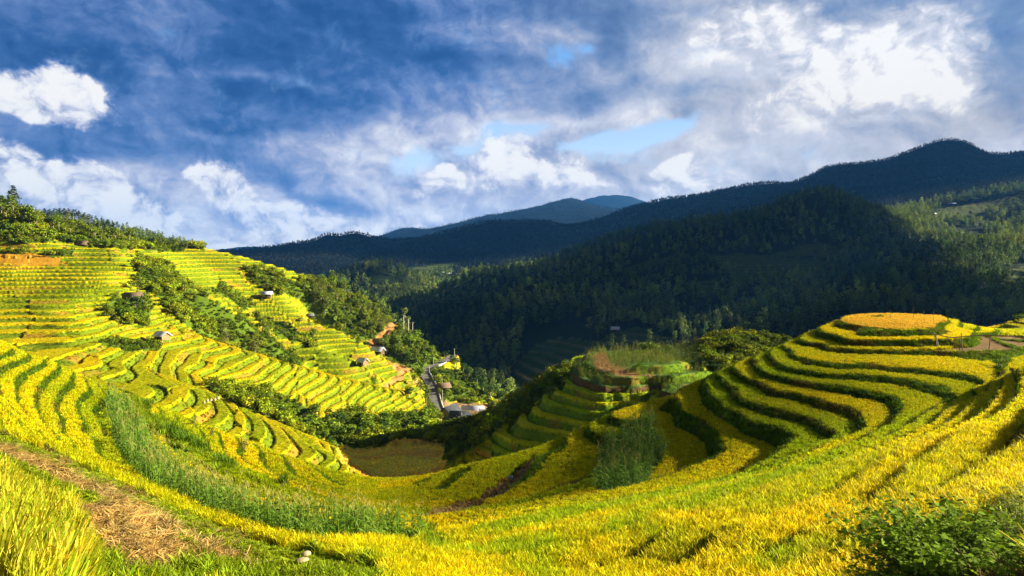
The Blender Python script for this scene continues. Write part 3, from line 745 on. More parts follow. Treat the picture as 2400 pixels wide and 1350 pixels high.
def with_sh(me, sh):
    a = me.attributes.new('sh', 'FLOAT', 'FACE'); a.data.foreach_set('value', np.asarray(sh, np.float32))
    return me
def blades(n, h, spread, wid, lean, seed, head=.5, droop=.5, hvar=.25):
    """a tuft of bent, tapering blades; some end in a drooping ear"""
    g = np.random.default_rng(seed); V = []; Fc = []; S = []
    for i in range(n):
        a = g.uniform(0, 6.283); r = spread*math.sqrt(g.random())
        p = np.array([math.cos(a)*r, math.sin(a)*r, -.05]); hh = h*g.uniform(1-hvar, 1+hvar*.4)
        b = g.uniform(0, 6.283); d = np.array([math.cos(b), math.sin(b), 0]); s = np.array([-d[1], d[0], 0])
        L = lean*g.uniform(.3, 1.3); dr = droop*g.random(); isH = g.random() < head
        w = wid*g.uniform(.7, 1.3); k0 = len(V); sh0 = g.random()*.7
        for t, ww in ((0, .8), (.4, 1), (.75, .8 if not isH else 1.2), (1, .15 if not isH else .8)):
            z = hh*(t-dr*.55*max(0, t-.6)**1.2*2); x = L*hh*t*t
            c = p+d*x+np.array([0, 0, z])
            V += [c-s*w*ww/2, c+s*w*ww/2]
        for k in range(3):
            q = k0+2*k; Fc.append((q, q+1, q+3, q+2)); S.append(min(1, sh0*(.55+.3*k)+(.35 if (isH and k == 2) else 0)))
    return np.array(V), np.array(Fc), np.array(S)
def proto(name, parts, mats):
    """parts: (V, F, shade, material index)"""
    V = []; Fc = []; S = []; MI = []; o = 0
    for v, f, s, mi in parts:
        V.append(v); Fc.append(f+o); S.append(s); MI += [mi]*len(f); o += len(v)
    me = mesh_np(name, np.concatenate(V), np.concatenate(Fc), mats, True, MI)
    with_sh(me, np.concatenate(S))
    return bpy.data.objects.new(name, me)
def cards(c, R_, n, size, seed, squash=(1, 1, 1), flat=0.0, asp=1.0):
    """n leaf sprays through the outer part of a lump"""
    g = np.random.default_rng(seed)
    d = g.normal(size=(n, 3)); d /= np.linalg.norm(d, axis=1)[:, None]
    r = g.uniform(.35, 1.0, n)**.5
    P = np.asarray(c)+d*r[:, None]*R_*np.asarray(squash)
    nrm = d+g.normal(size=(n, 3))*.7; nrm[:, 2] += .35+flat; nrm /= np.linalg.norm(nrm, axis=1)[:, None]
    t = np.cross(nrm, g.normal(size=(n, 3))); t /= np.linalg.norm(t, axis=1)[:, None]
    b = np.cross(nrm, t); s = size*g.uniform(.6, 1.3, n)[:, None]/2
    V = np.stack([P-t*s*asp, P+b*s*.75, P+t*s*asp, P-b*s*.75], 1).reshape(-1, 3)
    Fc = np.arange(4*n).reshape(-1, 4)
    return V, Fc, np.clip(g.random(n)*.8, 0, 1)
def tube(path, radii, seg=6):
    V = []; path = [np.asarray(p, float) for p in path]
    for i, p in enumerate(path):
        d = path[min(i+1, len(path)-1)]-path[max(i-1, 0)]; d = d/np.linalg.norm(d)
        a = np.cross(d, [0.3, .9, .1]); a /= np.linalg.norm(a); b = np.cross(d, a)
        for k in range(seg):
            q = 6.283*k/seg; V.append(p+(a*math.cos(q)+b*math.sin(q))*radii[i])
    Fc = []
    for i in range(len(path)-1):
        for k in range(seg):
            Fc.append((i*seg+k, i*seg+(k+1) % seg, (i+1)*seg+(k+1) % seg, (i+1)*seg+k))
    return np.array(V), np.array(Fc), np.full(len(Fc), .5)
def cat(L):
    V = []; Fc = []; S = []; o = 0
    for v, f, s in L:
        V.append(v); Fc.append(f+o); S.append(s); o += len(v)
    return np.concatenate(V), np.concatenate(Fc), np.concatenate(S)
def tree_parts(kind, seed, q=1.0):
    """-> crown (V, F, shade), trunk (V, F, shade); real size, base at the origin"""
    g = np.random.default_rng(seed); C = []; Tk = []
    if kind == 'broad':
        H = g.uniform(6.5, 8.5); top = np.array([g.normal()*.4, g.normal()*.4, H*.62])
        Tk.append(tube([(0, 0, -.5), (g.normal()*.1, g.normal()*.1, H*.3), top], [.22, .16, .07]))
        for k in range(11):
            a = g.uniform(0, 6.28); rr = g.uniform(.3, 1)*H*.27; z = H*g.uniform(.42, .92)
            rr *= math.sqrt(max(.15, 1-((z/H-.6)/.42)**2))
            c = np.array([math.cos(a)*rr, math.sin(a)*rr, z])
            C.append(cards(c, H*g.uniform(.12, .19), int(42*q), .62/q**.4, seed*50+k, (1, 1, .75), .25))
            if k < 5: Tk.append(tube([(0, 0, H*.3), c*np.array([.5, .5, .8]), c], [.09, .06, .03], 4))
    elif kind == 'tall':
        H = g.uniform(9.5, 12.5); bend = g.normal(size=2)*.5
        Tk.append(tube([(0, 0, -.5), (bend[0]*.3, bend[1]*.3, H*.4), (bend[0], bend[1], H*.85)], [.2, .15, .05]))
        for k in range(9):
            z = H*(.5+.5*(k+.5)/9); a = g.uniform(0, 6.28); rr = g.uniform(.2, 1)*H*.15*(1.2-.6*(k/9))
            c = np.array([bend[0]*z/H+math.cos(a)*rr, bend[1]*z/H+math.sin(a)*rr, z])
            C.append(cards(c, H*g.uniform(.07, .115), int(40*q), .55/q**.4, seed*50+k, (1, 1, .7), .3))
            if k < 6: Tk.append(tube([(bend[0]*z/H*.8, bend[1]*z/H*.8, z*.85), c], [.06, .03], 4))
    elif kind == 'pine':
        H = g.uniform(9, 12)
        Tk.append(tube([(0, 0, -.5), (0, 0, H*.5), (0, 0, H*.97)], [.2, .13, .03]))
        for k in range(12):
            z = H*(.28+.72*k/12); rr = H*.19*(1.05-k/12)
            for j in range(3):
                a = g.uniform(0, 6.28)
                C.append(cards((math.cos(a)*rr*.6, math.sin(a)*rr*.6, z), rr*.62+.15, int(14*q), .5/q**.4, seed*90+k*3+j, (1, 1, .4), .4))
    elif kind == 'bush':
        H = g.uniform(1.8, 2.6)
        for k in range(7):
            a = g.uniform(0, 6.28); rr = g.uniform(0, 1)*H*.42
            c = np.array([math.cos(a)*rr, math.sin(a)*rr, H*g.uniform(.25, .72)])
            C.append(cards(c, H*g.uniform(.22, .34), int(38*q), .34/q**.4, seed*50+k, (1, 1, .85), .15))
            if k < 4: Tk.append(tube([(0, 0, -.3), c], [.05, .02], 4))
    elif kind == 'thin':                 # open, feathery shrub
        H = g.uniform(2.8, 3.6)
        for k in range(12):
            a = g.uniform(0, 6.28); rr = g.uniform(.1, 1)*H*.3; z = H*g.uniform(.3, 1)
            c = np.array([math.cos(a)*rr, math.sin(a)*rr, z])
            C.append(cards(c, H*.13, int(26*q), .2, seed*50+k, (1, 1, 1.2), 0))
            Tk.append(tube([(0, 0, -.2), c*np.array([.5, .5, .6]), c], [.04, .025, .01], 4))
    return cat(C), cat(Tk)
def pcoll(name, objs):
    c = bpy.data.collections.new(name)
    for o in objs: c.objects.link(o)
    return c
def scatter(name, pos, scl, rotz, tint, idx, coll, label, tilt=.0):
    """one object of loose plants: points carrying a tint, each showing one of the collection's tufts"""
    n = len(pos); me = bpy.data.meshes.new(name); me.vertices.add(n)
    me.vertices.foreach_set('co', np.ascontiguousarray(pos, np.float32).ravel())
    def at_(nm, ty, arr, key):
        a = me.attributes.new(nm, ty, 'POINT'); a.data.foreach_set(key, np.ascontiguousarray(arr).ravel())
    rot = np.stack([rng.normal(size=n)*tilt, rng.normal(size=n)*tilt, rotz], 1).astype(np.float32)
    at_('rot', 'FLOAT_VECTOR', rot, 'vector'); at_('scl', 'FLOAT', np.asarray(scl, np.float32), 'value')
    at_('pick', 'INT', np.asarray(idx, np.int32), 'value')
    t4 = np.ones((n, 4), np.float32); t4[:, :3] = tint; at_('tint', 'FLOAT_COLOR', t4, 'color')
    ng = bpy.data.node_groups.new(name, 'GeometryNodeTree')
    ng.interface.new_socket('Geometry', in_out='INPUT', socket_type='NodeSocketGeometry')
    ng.interface.new_socket('Geometry', in_out='OUTPUT', socket_type='NodeSocketGeometry')
    N = ng.nodes; Lk = ng.links.new
    gi, go, io, ci = N.new('NodeGroupInput'), N.new('NodeGroupOutput'), N.new('GeometryNodeInstanceOnPoints'), N.new('GeometryNodeCollectionInfo')
    ci.inputs['Collection'].default_value = coll
    ci.inputs['Separate Children'].default_value = True; ci.inputs['Reset Children'].default_value = True
    io.inputs['Pick Instance'].default_value = True
    def na(nm, ty):
        q = N.new('GeometryNodeInputNamedAttribute'); q.data_type = ty; q.inputs['Name'].default_value = nm
        return q.outputs['Attribute']
    Lk(gi.outputs[0], io.inputs['Points']); Lk(ci.outputs[0], io.inputs['Instance'])
    Lk(na('pick', 'INT'), io.inputs['Instance Index']); Lk(na('rot', 'FLOAT_VECTOR'), io.inputs['Rotation']); Lk(na('scl', 'FLOAT'), io.inputs['Scale'])
    Lk(io.outputs[0], go.inputs[0])
    o = put(name, me, kind='stuff', label=label)
    o.modifiers.new('plants', 'NODES').node_group = ng
    return o
# names inside a collection are taken in alphabetical order
RICE = pcoll('rice_tufts', [proto('rice_tuft_%d' % i, [(*blades(22, .62, .15, .02, .42, 100+i, .55, .7), 0)], [M_CROP]) for i in range(4)] +
             [proto('rice_tuft_%d' % (4+i), [(*blades(12, .46, .17, .04, .26, 120+i, .6, .6), 0)], [M_CROP]) for i in range(3)] +
             [proto('rice_tuft_%d' % (7+i), [(*blades(26, .92, .13, .017, .26, 130+i, .5, .5), 0)], [M_CROP]) for i in range(3)])
GRASS = pcoll('grass_tufts', [proto('grass_tuft_%d' % i, [(*blades(16, .3, .16, .03, .6, 150+i, 0, .6), 0)], [M_CROP]) for i in range(3)] +
              [proto('grass_tuft_%d' % (3+i), [(*blades(22, .55, .2, .035, .7, 160+i, 0, .8), 0)], [M_CROP]) for i in range(3)])
def corn_plant_parts(seed):
    g = np.random.default_rng(seed); H = g.uniform(1.5, 1.9); L = [tube([(0, 0, -.1), (.03, .02, H*.5), (.05, .0, H)], [.022, .018, .008], 5)]
    V = []; Fc = []; S = []
    for i in range(9):
        z = H*(.12+.75*i/9); a = i*3.14+g.normal()*.5; d = np.array([math.cos(a), math.sin(a), 0]); s = np.array([-d[1], d[0], 0])
        ln = g.uniform(.45, .7); k0 = len(V)
        for t, w in ((0, .05), (.3, .085), (.65, .07), (1, .01)):
            c = np.array([0, 0, z])+d*ln*t+np.array([0, 0, ln*(.75*t-1.05*t*t)])
            V += [c-s*w/2, c+s*w/2]
        for k in range(3): Fc.append((k0+2*k, k0+2*k+1, k0+2*k+3, k0+2*k+2)); S.append(g.uniform(.1, .7))
    L.append((np.array(V), np.array(Fc), np.array(S)))
    ts = []
    for i in range(3):
        a = g.uniform(0, 6.28); ts.append(tube([(.05, 0, H-.02), (.05+math.cos(a)*.06, math.sin(a)*.06, H+.16), (.05+math.cos(a)*.13, math.sin(a)*.13, H+.24)], [.008, .008, .005], 3))
    return cat(L), cat(ts)
_cp = [corn_plant_parts(170+i) for i in range(4)]
M_TASSEL = simple_mat('maize_tassel', (.30, .27, .05), .8, .3, 5)
CORN = pcoll('maize_tufts', [proto('maize_%d' % i, [(*c, 0), (*t, 1)], [M_CROP, M_TASSEL]) for i, (c, t) in enumerate(_cp)])
STRAW = []
for i in range(3):
    g = np.random.default_rng(190+i); Ls = []
    for k in range(16):
        a = g.uniform(0, 6.28); p = np.array([g.normal()*.2, g.normal()*.2, g.uniform(.01, .07)]); d = np.array([math.cos(a), math.sin(a), g.normal()*.15])*g.uniform(.12, .3); s = np.array([-d[1], d[0], 0]); s = s/np.linalg.norm(s)*.011
        Ls.append((np.array([p-d-s, p-d+s, p+d+s, p+d-s]), np.array([(0, 1, 2, 3)]), np.array([g.random()])))
    v, f, s = cat(Ls); STRAW.append(proto('straw_%d' % i, [(v, f, s, 0)], [M_CROP]))
for i in range(3):
    STRAW.append(proto('straw_%d' % (3+i), [(*blades(14, .2, .05, .014, .25, 200+i, 0, 0), 0)], [M_CROP]))
STRAW = pcoll('straw_bits', STRAW)
FOREST = pcoll('wood_trees', [proto('wood_tree_%d' % i, [(*cr, 0), (*tk, 1)], [M_FOL, M_BARKS]) for i, (cr, tk) in
               enumerate([tree_parts(k, 300+i, .55) for i, k in enumerate(('broad', 'broad', 'tall', 'tall', 'pine', 'pine', 'broad', 'tall'))])])
SCRUB = pcoll('scrub_bushes', [proto('scrub_bush_%d' % i, [(*cr, 0), (*tk, 1)], [M_FOL, M_BARKS]) for i, (cr, tk) in
              enumerate([tree_parts('bush', 320+i, .8) for i in range(5)])])

VISG = (VT >= RUN-.008) & (np.abs(Ug) < .84)
VISN = (VT >= RUN-.03) & (np.abs(Ug) < np.where(Yg < 60, 1.06, .84))
dU = np.gradient(ug)[None, :].astype(np.float32); dL = np.gradient(lg)[:, None].astype(np.float32)
AREA = Yg*Yg*dU*dL
def sample(mask, spacing):
    p = np.where(mask, AREA/spacing**2, 0)
    n = rng.poisson(p)
    i = np.repeat(np.nonzero(n.ravel())[0], n.ravel()[n.ravel() > 0])
    du = (rng.random(len(i))-.5)*np.broadcast_to(dU, AREA.shape).ravel()[i]; dl = (rng.random(len(i))-.5)*np.broadcast_to(dL, AREA.shape).ravel()[i]
    Y = Yg.ravel()[i]*np.exp(dl); X = (Ug.ravel()[i]+du)*Y
    return i, np.stack([X, Y, zT.ravel()[i]], 1)
def var(c, a=.25):
    return c*np.clip(1+rng.normal(size=(len(c), 1))*a, .4, 1.8)*np.clip(1+rng.normal(size=(len(c), 3))*np.array([.07, .04, .1]), .6, 1.5)
ALBF = ALB.reshape(-1, 3)
# rice over the bowl
spc = np.interp(Yg, [8, 15, 25, 45, 100], [.085, .10, .14, .135, .18]).astype(np.float32)
i, p = sample(((CLS == 1) | (CLS == 12)) & near & VISN & (Yg > 7), spc)
Yi = Yg.ravel()[i]; farT = Yi > 32
sc_ = np.where(farT, np.interp(Yi, [32, 100], [.78, .95]), np.interp(Yi, [8, 32], [.85, .8]))*rng.uniform(.75, 1.15, len(i))
sc_ = sc_*np.where(np.clip(fT.ravel()[i], 0, 1) < .05, .8, 1)
tt = ALBF[i].copy()
ear = rng.random(len(i)) < .15
tt[ear] = tt[ear]*np.array([1.1, .98, 1.6])
scatter('rice', p, sc_, rng.uniform(0, 6.28, len(i)), var(tt, .16), np.where(farT, rng.integers(4, 7, len(i)), rng.integers(0, 4, len(i))), RICE, 'ripening rice standing on the terraces of the near bowl', .12)
print('rice', len(i))
# tall uncut rice at the lower left
i, p = sample((CLS == 11) & (Yg > 6.5), np.full_like(spc, .085))
scatter('tall_rice', p, rng.uniform(.8, 1.2, len(i)), rng.uniform(0, 6.28, len(i)), var(lerp(np.array([.24, .36, .008]), np.array([.58, .44, .04]), rng.random(len(i))**1.1), .2), rng.integers(7, 10, len(i)), RICE, 'tall uncut rice leaning over the lower left corner', .12)
print('tall', len(i))
# grass on the banks and in the foreground
i, p = sample(((CLS == 2) | (CLS == 9) | (CLS == 14)) & near & VISN & (Yg > 7), spc*1.05)
Yi = Yg.ravel()[i]; w9 = CLS.ravel()[i] == 9
scatter('grass', p, np.interp(Yi, [8, 30, 100], [.8, .9, 1.3])*rng.uniform(.6, 1.2, len(i))*np.where(CLS.ravel()[i] == 14, .5, 1), rng.uniform(0, 6.28, len(i)), var(ALBF[i]*np.where(w9, 1.1, 1.0)[:, None], .3), np.where(w9 & (rng.random(len(i)) < .6), rng.integers(3, 6, len(i)), rng.integers(0, 3, len(i))), GRASS, 'green grass on the terrace banks and along the near edge', .3)
print('grass', len(i))
# crops on the further terraces
i, p = sample(((CLS == 1) | (CLS == 12)) & ~near & VISG & (Yg < 205), np.full_like(spc, .42)); p[:, 2] -= .2
scatter('distant_rice', p, rng.uniform(.65, 1.0, len(i)), rng.uniform(0, 6.28, len(i)), var(ALBF[i]*.9, .12), rng.integers(4, 7, len(i)), RICE, 'yellow green rice on the terraces of the left hillside', .15)
print('drice', len(i))
i, p = sample(((CLS == 2)) & ~near & VISG & (Yg < 335), np.full_like(spc, .9))
scatter('bank_grass', p, rng.uniform(.9, 1.6, len(i)), rng.uniform(0, 6.28, len(i)), var(ALBF[i], .2), rng.integers(0, 3, len(i)), GRASS, 'rough grass on the banks of the further terraces', .3)
# maize
i, p = sample((CLS == 6) & VISN, np.where(Yg < 35, .42, np.where(Yg < 70, .5, .8)).astype(np.float32))
Yi = Yg.ravel()[i]
mt = np.where(((Yi > 38) & (Yi < 90))[:, None], np.array([.19, .32, .04]), np.where((Yi > 90)[:, None], lerp(np.array([.10, .17, .03]), np.array([.22, .24, .03]), np.clip(.4+2*fbm(p[:, 0]/6, p[:, 1]/6, 201, 2), 0, 1)), np.array([.17, .28, .03])))
scatter('maize', p, rng.uniform(.7, 1.0, len(i)), rng.uniform(0, 6.28, len(i)), var(mt, .25), rng.integers(0, 4, len(i)), CORN, 'strips of green maize between the rice terraces', .1)
print('maize', len(i))
# cut straw and stubble
i, p = sample((CLS == 5) & (Yg < 40) & VISN, np.full_like(spc, .14))
scatter('straw', p, rng.uniform(.7, 1.2, len(i)), rng.uniform(0, 6.28, len(i)), var(np.tile(np.array([.52, .37, .13]), (len(i), 1)), .3), np.where(rng.random(len(i)) < .55, rng.integers(0, 3, len(i)), rng.integers(3, 6, len(i))), STRAW, 'cut straw and stubble lying on the harvested terrace', .15)
i, p = sample((CLS == 5) & (Yg >= 40) & VISN, np.full_like(spc, .25))
scatter('stubble', p, rng.uniform(1, 1.7, len(i)), rng.uniform(0, 6.28, len(i)), var(np.tile(np.array([.40, .25, .10]), (len(i), 1)), .3), rng.integers(3, 6, len(i)), STRAW, 'brown stubble on the strip that crosses the bowl', .15)
i, p = sample((ring2) & VISG, np.full_like(spc, .6))
scatter('dry_maize', p, rng.uniform(.6, .8, len(i)), rng.uniform(0, 6.28, len(i)), var(np.tile(np.array([.36, .21, .09]), (len(i), 1)), .3), rng.integers(0, 4, len(i)), CORN, 'dry brown maize stalks round the rim of the middle hill', .15)
i, p = sample((CLS == 13) & VISG, np.full_like(spc, .5)); p[:, 2] -= .15
scatter('valley_rice', p, rng.uniform(.8, 1.2, len(i)), rng.uniform(0, 6.28, len(i)), var(ALBF[i]*1.5, .15), rng.integers(4, 7, len(i)), RICE, 'brown ripe crop on the shaded valley floor', .15)
# scrub
i, p = sample((CLS == 3) & VISG & (Yg < 340), np.where(Yg < 130, 1.0, 1.2).astype(np.float32))
cl_ = fbm(p[:, 0]/9, p[:, 1]/9, 211, 3)
tn = lerp(np.array([.10, .16, .01]), np.array([.27, .32, .01]), np.clip(.5+cl_*1.6, 0, 1))
tn[Yg.ravel()[i] < 190] *= np.where(Ug.ravel()[i][Yg.ravel()[i] < 190] > .0, .8, 1)[:, None]  # nearer scrub right of centre tinted darker for the shade it stands in
scatter('undergrowth', p, rng.uniform(.45, 1.05, len(i))*np.clip(1+cl_, .6, 1.5), rng.uniform(0, 6.28, len(i)), var(tn, .25), rng.integers(0, 5, len(i)), SCRUB, 'low green scrub filling the gullies between terraces', .1)
print('scrub', len(i))
# woods on the far side
dens_ = vn(Xg/35, Yg/35, 221)
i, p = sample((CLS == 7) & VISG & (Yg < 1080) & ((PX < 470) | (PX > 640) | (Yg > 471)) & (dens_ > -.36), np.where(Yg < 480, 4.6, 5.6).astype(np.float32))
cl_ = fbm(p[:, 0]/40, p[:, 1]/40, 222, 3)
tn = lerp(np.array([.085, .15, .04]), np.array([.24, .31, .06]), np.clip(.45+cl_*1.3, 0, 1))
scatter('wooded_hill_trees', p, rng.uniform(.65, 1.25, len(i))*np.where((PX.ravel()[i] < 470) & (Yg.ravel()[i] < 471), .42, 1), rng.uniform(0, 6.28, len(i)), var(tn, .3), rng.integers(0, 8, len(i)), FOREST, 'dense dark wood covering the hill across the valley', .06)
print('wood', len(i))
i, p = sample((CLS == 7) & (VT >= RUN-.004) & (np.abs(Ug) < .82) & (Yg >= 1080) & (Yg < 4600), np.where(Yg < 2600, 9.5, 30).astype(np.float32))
scatter('mountain_trees', p, rng.uniform(.8, 1.3, len(i))*np.where(Yg.ravel()[i] > 2600, .9, .8), rng.uniform(0, 6.28, len(i)), var(np.where(Yg.ravel()[i] > 2900, .4, 1)[:, None]*np.tile(np.array([.006, .015, .013]), (len(i), 1)), .3), rng.integers(0, 8, len(i)), FOREST, 'trees covering the distant ridges', .05)  # tree tint darkened like the ridges below, in place of shade
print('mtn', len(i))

# ---------------------------------------------------------------- haze, and unseen clouds added to shade the valley
def build_haze():
    x0, x1, y0, y1, z0, z1 = -4200, 4200, -80, 6200, -140, 345
    zb = min(z0, float(zT.min())-1); xm = float(np.abs(Xg).max())+20; y1 = float(Yg.max())+20; z1 = max(z1, float(zT.max())+3)
    v = [(x, y, z) for x in (-xm, xm) for y in (y0, y1) for z in (zb, z1)]
    f = [(0, 1, 3, 2), (4, 6, 7, 5), (0, 4, 5, 1), (2, 3, 7, 6), (0, 2, 6, 4), (1, 5, 7, 3)]
    m = bpy.data.materials.new('valley_air'); m.use_nodes = True
    T = NT(m.node_tree); out = T.new('ShaderNodeOutputMaterial'); pv = T.new('ShaderNodeVolumePrincipled')
    pv.inputs['Color'].default_value = (.08, .36, 1.0, 1)
    pv.inputs['Density'].default_value = 4.8e-5
    pv.inputs['Anisotropy'].default_value = .2
    T.link(pv.outputs[0], out.inputs['Volume'])
    put('haze', mesh_np('haze', np.array(v), np.array(f), [m], False), kind='stuff', label='blue valley haze over the far ridges')
    return z1
HAZE_TOP = build_haze()
M_SHADE_CLOUD = simple_mat('shade_cloud_white', (.8, .8, .8), 1.0, .05, .01)
def shade_cloud(name, foot, label, step, hc, thick):
    """an unseen slab, added so that its shade falls on the ground points given (picture x, y, distance)"""
    P = []
    for x, y, Y in foot:
        p = Vector(pt(x, y, Y)); t = (hc-p.z)/SUND.z; q = p+SUND*t
        P.append((q.x, q.y))
    P = np.array(P); x0, y0 = P.min(0)-step*2; x1, y1 = P.max(0)+step*2
    gx, gy = np.meshgrid(np.arange(x0, x1, step), np.arange(y0, y1, step))
    wx = gx+fbm(gx/(step*9), gy/(step*9), 301, 3)*step*.7; wy = gy+fbm(gx/(step*9), gy/(step*9), 305, 3)*step*.7
    M = poly([tuple(p) for p in P], wx, wy)
    r, c = M.shape; d = np.zeros(M.shape); E = M.copy()
    for k in range(12):                               # depth in from the edge
        d += E; e = E.copy()
        e[1:] &= E[:-1]; e[:-1] &= E[1:]; e[:, 1:] &= E[:, :-1]; e[:, :-1] &= E[:, 1:]; E = e
    top = hc+thick*np.sqrt(np.clip(d-.5, 0, 12)/12)*(1+.7*fbm(gx/(step*6), gy/(step*6), 310, 4)); bot = hc-thick*.2*np.sqrt(np.clip(d-.5, 0, 12)/12)
    idx = np.arange(r*c).reshape(r, c)
    q = np.stack([idx[:-1, :-1], idx[:-1, 1:], idx[1:, 1:], idx[1:, :-1]], -1)
    keep = M[:-1, :-1] & M[:-1, 1:] & M[1:, 1:] & M[1:, :-1]
    F1 = q[keep]; v = np.concatenate([np.stack([gx, gy, top], -1).reshape(-1, 3), np.stack([gx, gy, bot], -1).reshape(-1, 3)])
    Fc = np.concatenate([F1, F1[:, ::-1]+r*c]); used, inv = np.unique(Fc, return_inverse=True)
    put(name, mesh_np(name, v[used], inv.reshape(Fc.shape), [M_SHADE_CLOUD]), kind='structure', label=label)
SHADE_NEAR = [(1940,775,98),(2000,798,76),(2110,850,62),(2205,890,56),(2215,945,50),(2090,1012,45),(1905,1062,43),(1720,1107,40),(1520,1152,37.5),(1250,1205,34.5),(1000,1246,33),(780,1228,34.5),(640,1190,39),(720,1175,43),(860,1165,47),
              (960,1120,95),(900,1105,112),(960,1070,124),(1010,1045,140),(1062,1055,165),(1100,1020,175),(1140,990,165),(1215,955,142),(1290,905,130),(1345,893,121),(1420,914,112),(1560,914,109),(1640,890,116),(1650,830,150),(1720,800,165),(1900,775,165)]
shade_cloud('shade_cloud', SHADE_NEAR, 'unseen lumpy slab added out of frame to shade the round hill', 2.5, HAZE_TOP+40, 7)
SHADE_M1 = [(1045,800,420),(1090,850,360),(1190,920,330),(1260,900,340),(1300,870,370),(1500,790,410),(1930,735,400),(1960,750,300),(2350,752,250),(2600,745,250),(2600,690,380),(2300,665,470),(2190,600,620),(2120,540,700),(2020,440,900),(1560,520,800),(1330,590,720),(1130,630,760),(960,640,900),(880,600,920),(780,640,900),(790,720,720),(1000,775,540)]
SHADE_M2 = [(440,640,1500),(900,640,1300),(1300,620,1200),(1700,560,1200),(2100,540,1200),(2500,520,1300),(2500,330,2700),(2230,320,2700),(1900,370,2700),(1700,430,2300),(1300,500,2250),(1000,540,2250),(700,560,2250),(440,590,2250)]
shade_cloud('shade_cloud', SHADE_M2, 'great unseen slab added out of frame to shade the mountain slopes', 60.0, max(1150, HAZE_TOP+300), 120)
shade_cloud('shade_cloud', SHADE_M1, 'long unseen slab added out of frame to shade the wooded hill', 18.0, HAZE_TOP+70, 60)

# ---------------------------------------------------------------- things
def thing(name, label, cat_, loc, rotz=0, group=None, scale=1.0):
    o = bpy.data.objects.new(name, None); COL.objects.link(o)
    o.location = loc; o.rotation_euler = (0, 0, rotz); o.scale = (scale,)*3; o.empty_display_size = .3
    o['label'] = label; o['category'] = cat_
    if group: o['group'] = group
    return o
def part(name, me, parent, label=None):
    o = put(name, me, parent)
    if label: o['label'] = label
    return o
def boxes(L):
    """L: (cx, cy, cz, sx, sy, sz[, rotz]) -> V, F"""
    V = []; Fc = []
    for b in L:
        cx, cy, cz, sx, sy, sz = b[:6]; r = b[6] if len(b) > 6 else 0
        k = len(V); c, s = math.cos(r), math.sin(r)
        for x in (-sx/2, sx/2):
            for y in (-sy/2, sy/2):
                for z in (-sz/2, sz/2): V.append((cx+x*c-y*s, cy+x*s+y*c, cz+z))
        Fc += [(k, k+1, k+3, k+2), (k+4, k+6, k+7, k+5), (k, k+4, k+5, k+1), (k+2, k+3, k+7, k+6), (k, k+2, k+6, k+4), (k+1, k+5, k+7, k+3)]
    return np.array(V, float), np.array(Fc)
def mesh_of(name, VF, mat): return mesh_np(name, VF[0], VF[1], [mat], False)
def gable(w, d, z0, rise, ov, th=.12, sag=0.0, hip=0.0):
    """two roof slopes with thickness; ridge along x"""
    V = []; Fc = []
    hw, hd = w/2+ov, d/2+ov; drop = rise*ov/(d/2)
    for s in (-1, 1):
        k = len(V)
        for (x, y, z) in ((-hw, s*hd, z0-drop), (hw, s*hd, z0-drop), (hw-hip, 0, z0+rise), (-hw+hip, 0, z0+rise)):
            V.append((x, y, z)); V.append((x, y+(0 if y == 0 else 0), z+th))
        Fc += [(k, k+2, k+4, k+6), (k+1, k+7, k+5, k+3), (k, k+1, k+3, k+2), (k+2, k+3, k+5, k+4), (k+6, k+7, k+1, k)]
    return np.array(V, float), np.array(Fc)
def gable_wall(w, d, z0, h, rise):
    V = []
    for x in (-w/2, w/2):
        V += [(x, -d/2, z0), (x, d/2, z0), (x, d/2, z0+h), (x, 0, z0+h+rise*.97), (x, -d/2, z0+h)]
    Fq = [(0, 5, 9, 4), (1, 2, 7, 6), (0, 1, 6, 5), (0, 4, 2, 1), (5, 6, 7, 9), (4, 3, 2, 2), (9, 7, 8, 8)]
    me = bpy.data.meshes.new('wall'); me.from_pydata(V, [], [f if len(set(f)) == 4 else tuple(dict.fromkeys(f)) for f in Fq]); me.update()
    return me
M_TIN = simple_mat('bare_tin_roof', (.62, .63, .66), .45, .2, 1.2, 0, .2, .5)
M_WHITE = simple_mat('pale_sheet_roof', (.50, .52, .62), .5, .15, .8)
M_SLATE = simple_mat('dark_fibre_roof', (.035, .042, .05), .85, .4, 1.5, .4)
M_GREYR = simple_mat('grey_fibre_roof', (.10, .12, .135), .8, .35, 1.5, .4)
M_THATCH = simple_mat('weathered_thatch', (.17, .12, .075), .95, .45, 4, .6)
M_PLANK = simple_mat('weathered_planks', (.26, .17, .085), .85, .45, 5, .4)
M_DPLANK = simple_mat('dark_planks', (.10, .065, .04), .9, .4, 5, .4)
M_POST = simple_mat('wooden_post', (.33, .24, .13), .85, .3, 6)
M_CONC = simple_mat('concrete_pole', (.52, .48, .38), .8, .2, 4)
M_DARK = simple_mat('dark_opening', (.012, .011, .01), .9, .1, 2)
M_MUD = simple_mat('ochre_mud_wall', (.40, .26, .12), .95, .25, 2, .3)
M_BLUE = simple_mat('blue_cloth', (.13, .22, .36), .9, .3, 8, .4)
M_STONE = simple_mat('pale_stone', (.40, .31, .17), .9, .3, 6, .5)
M_BAMB = simple_mat('dry_bamboo', (.30, .21, .10), .7, .3, 8)
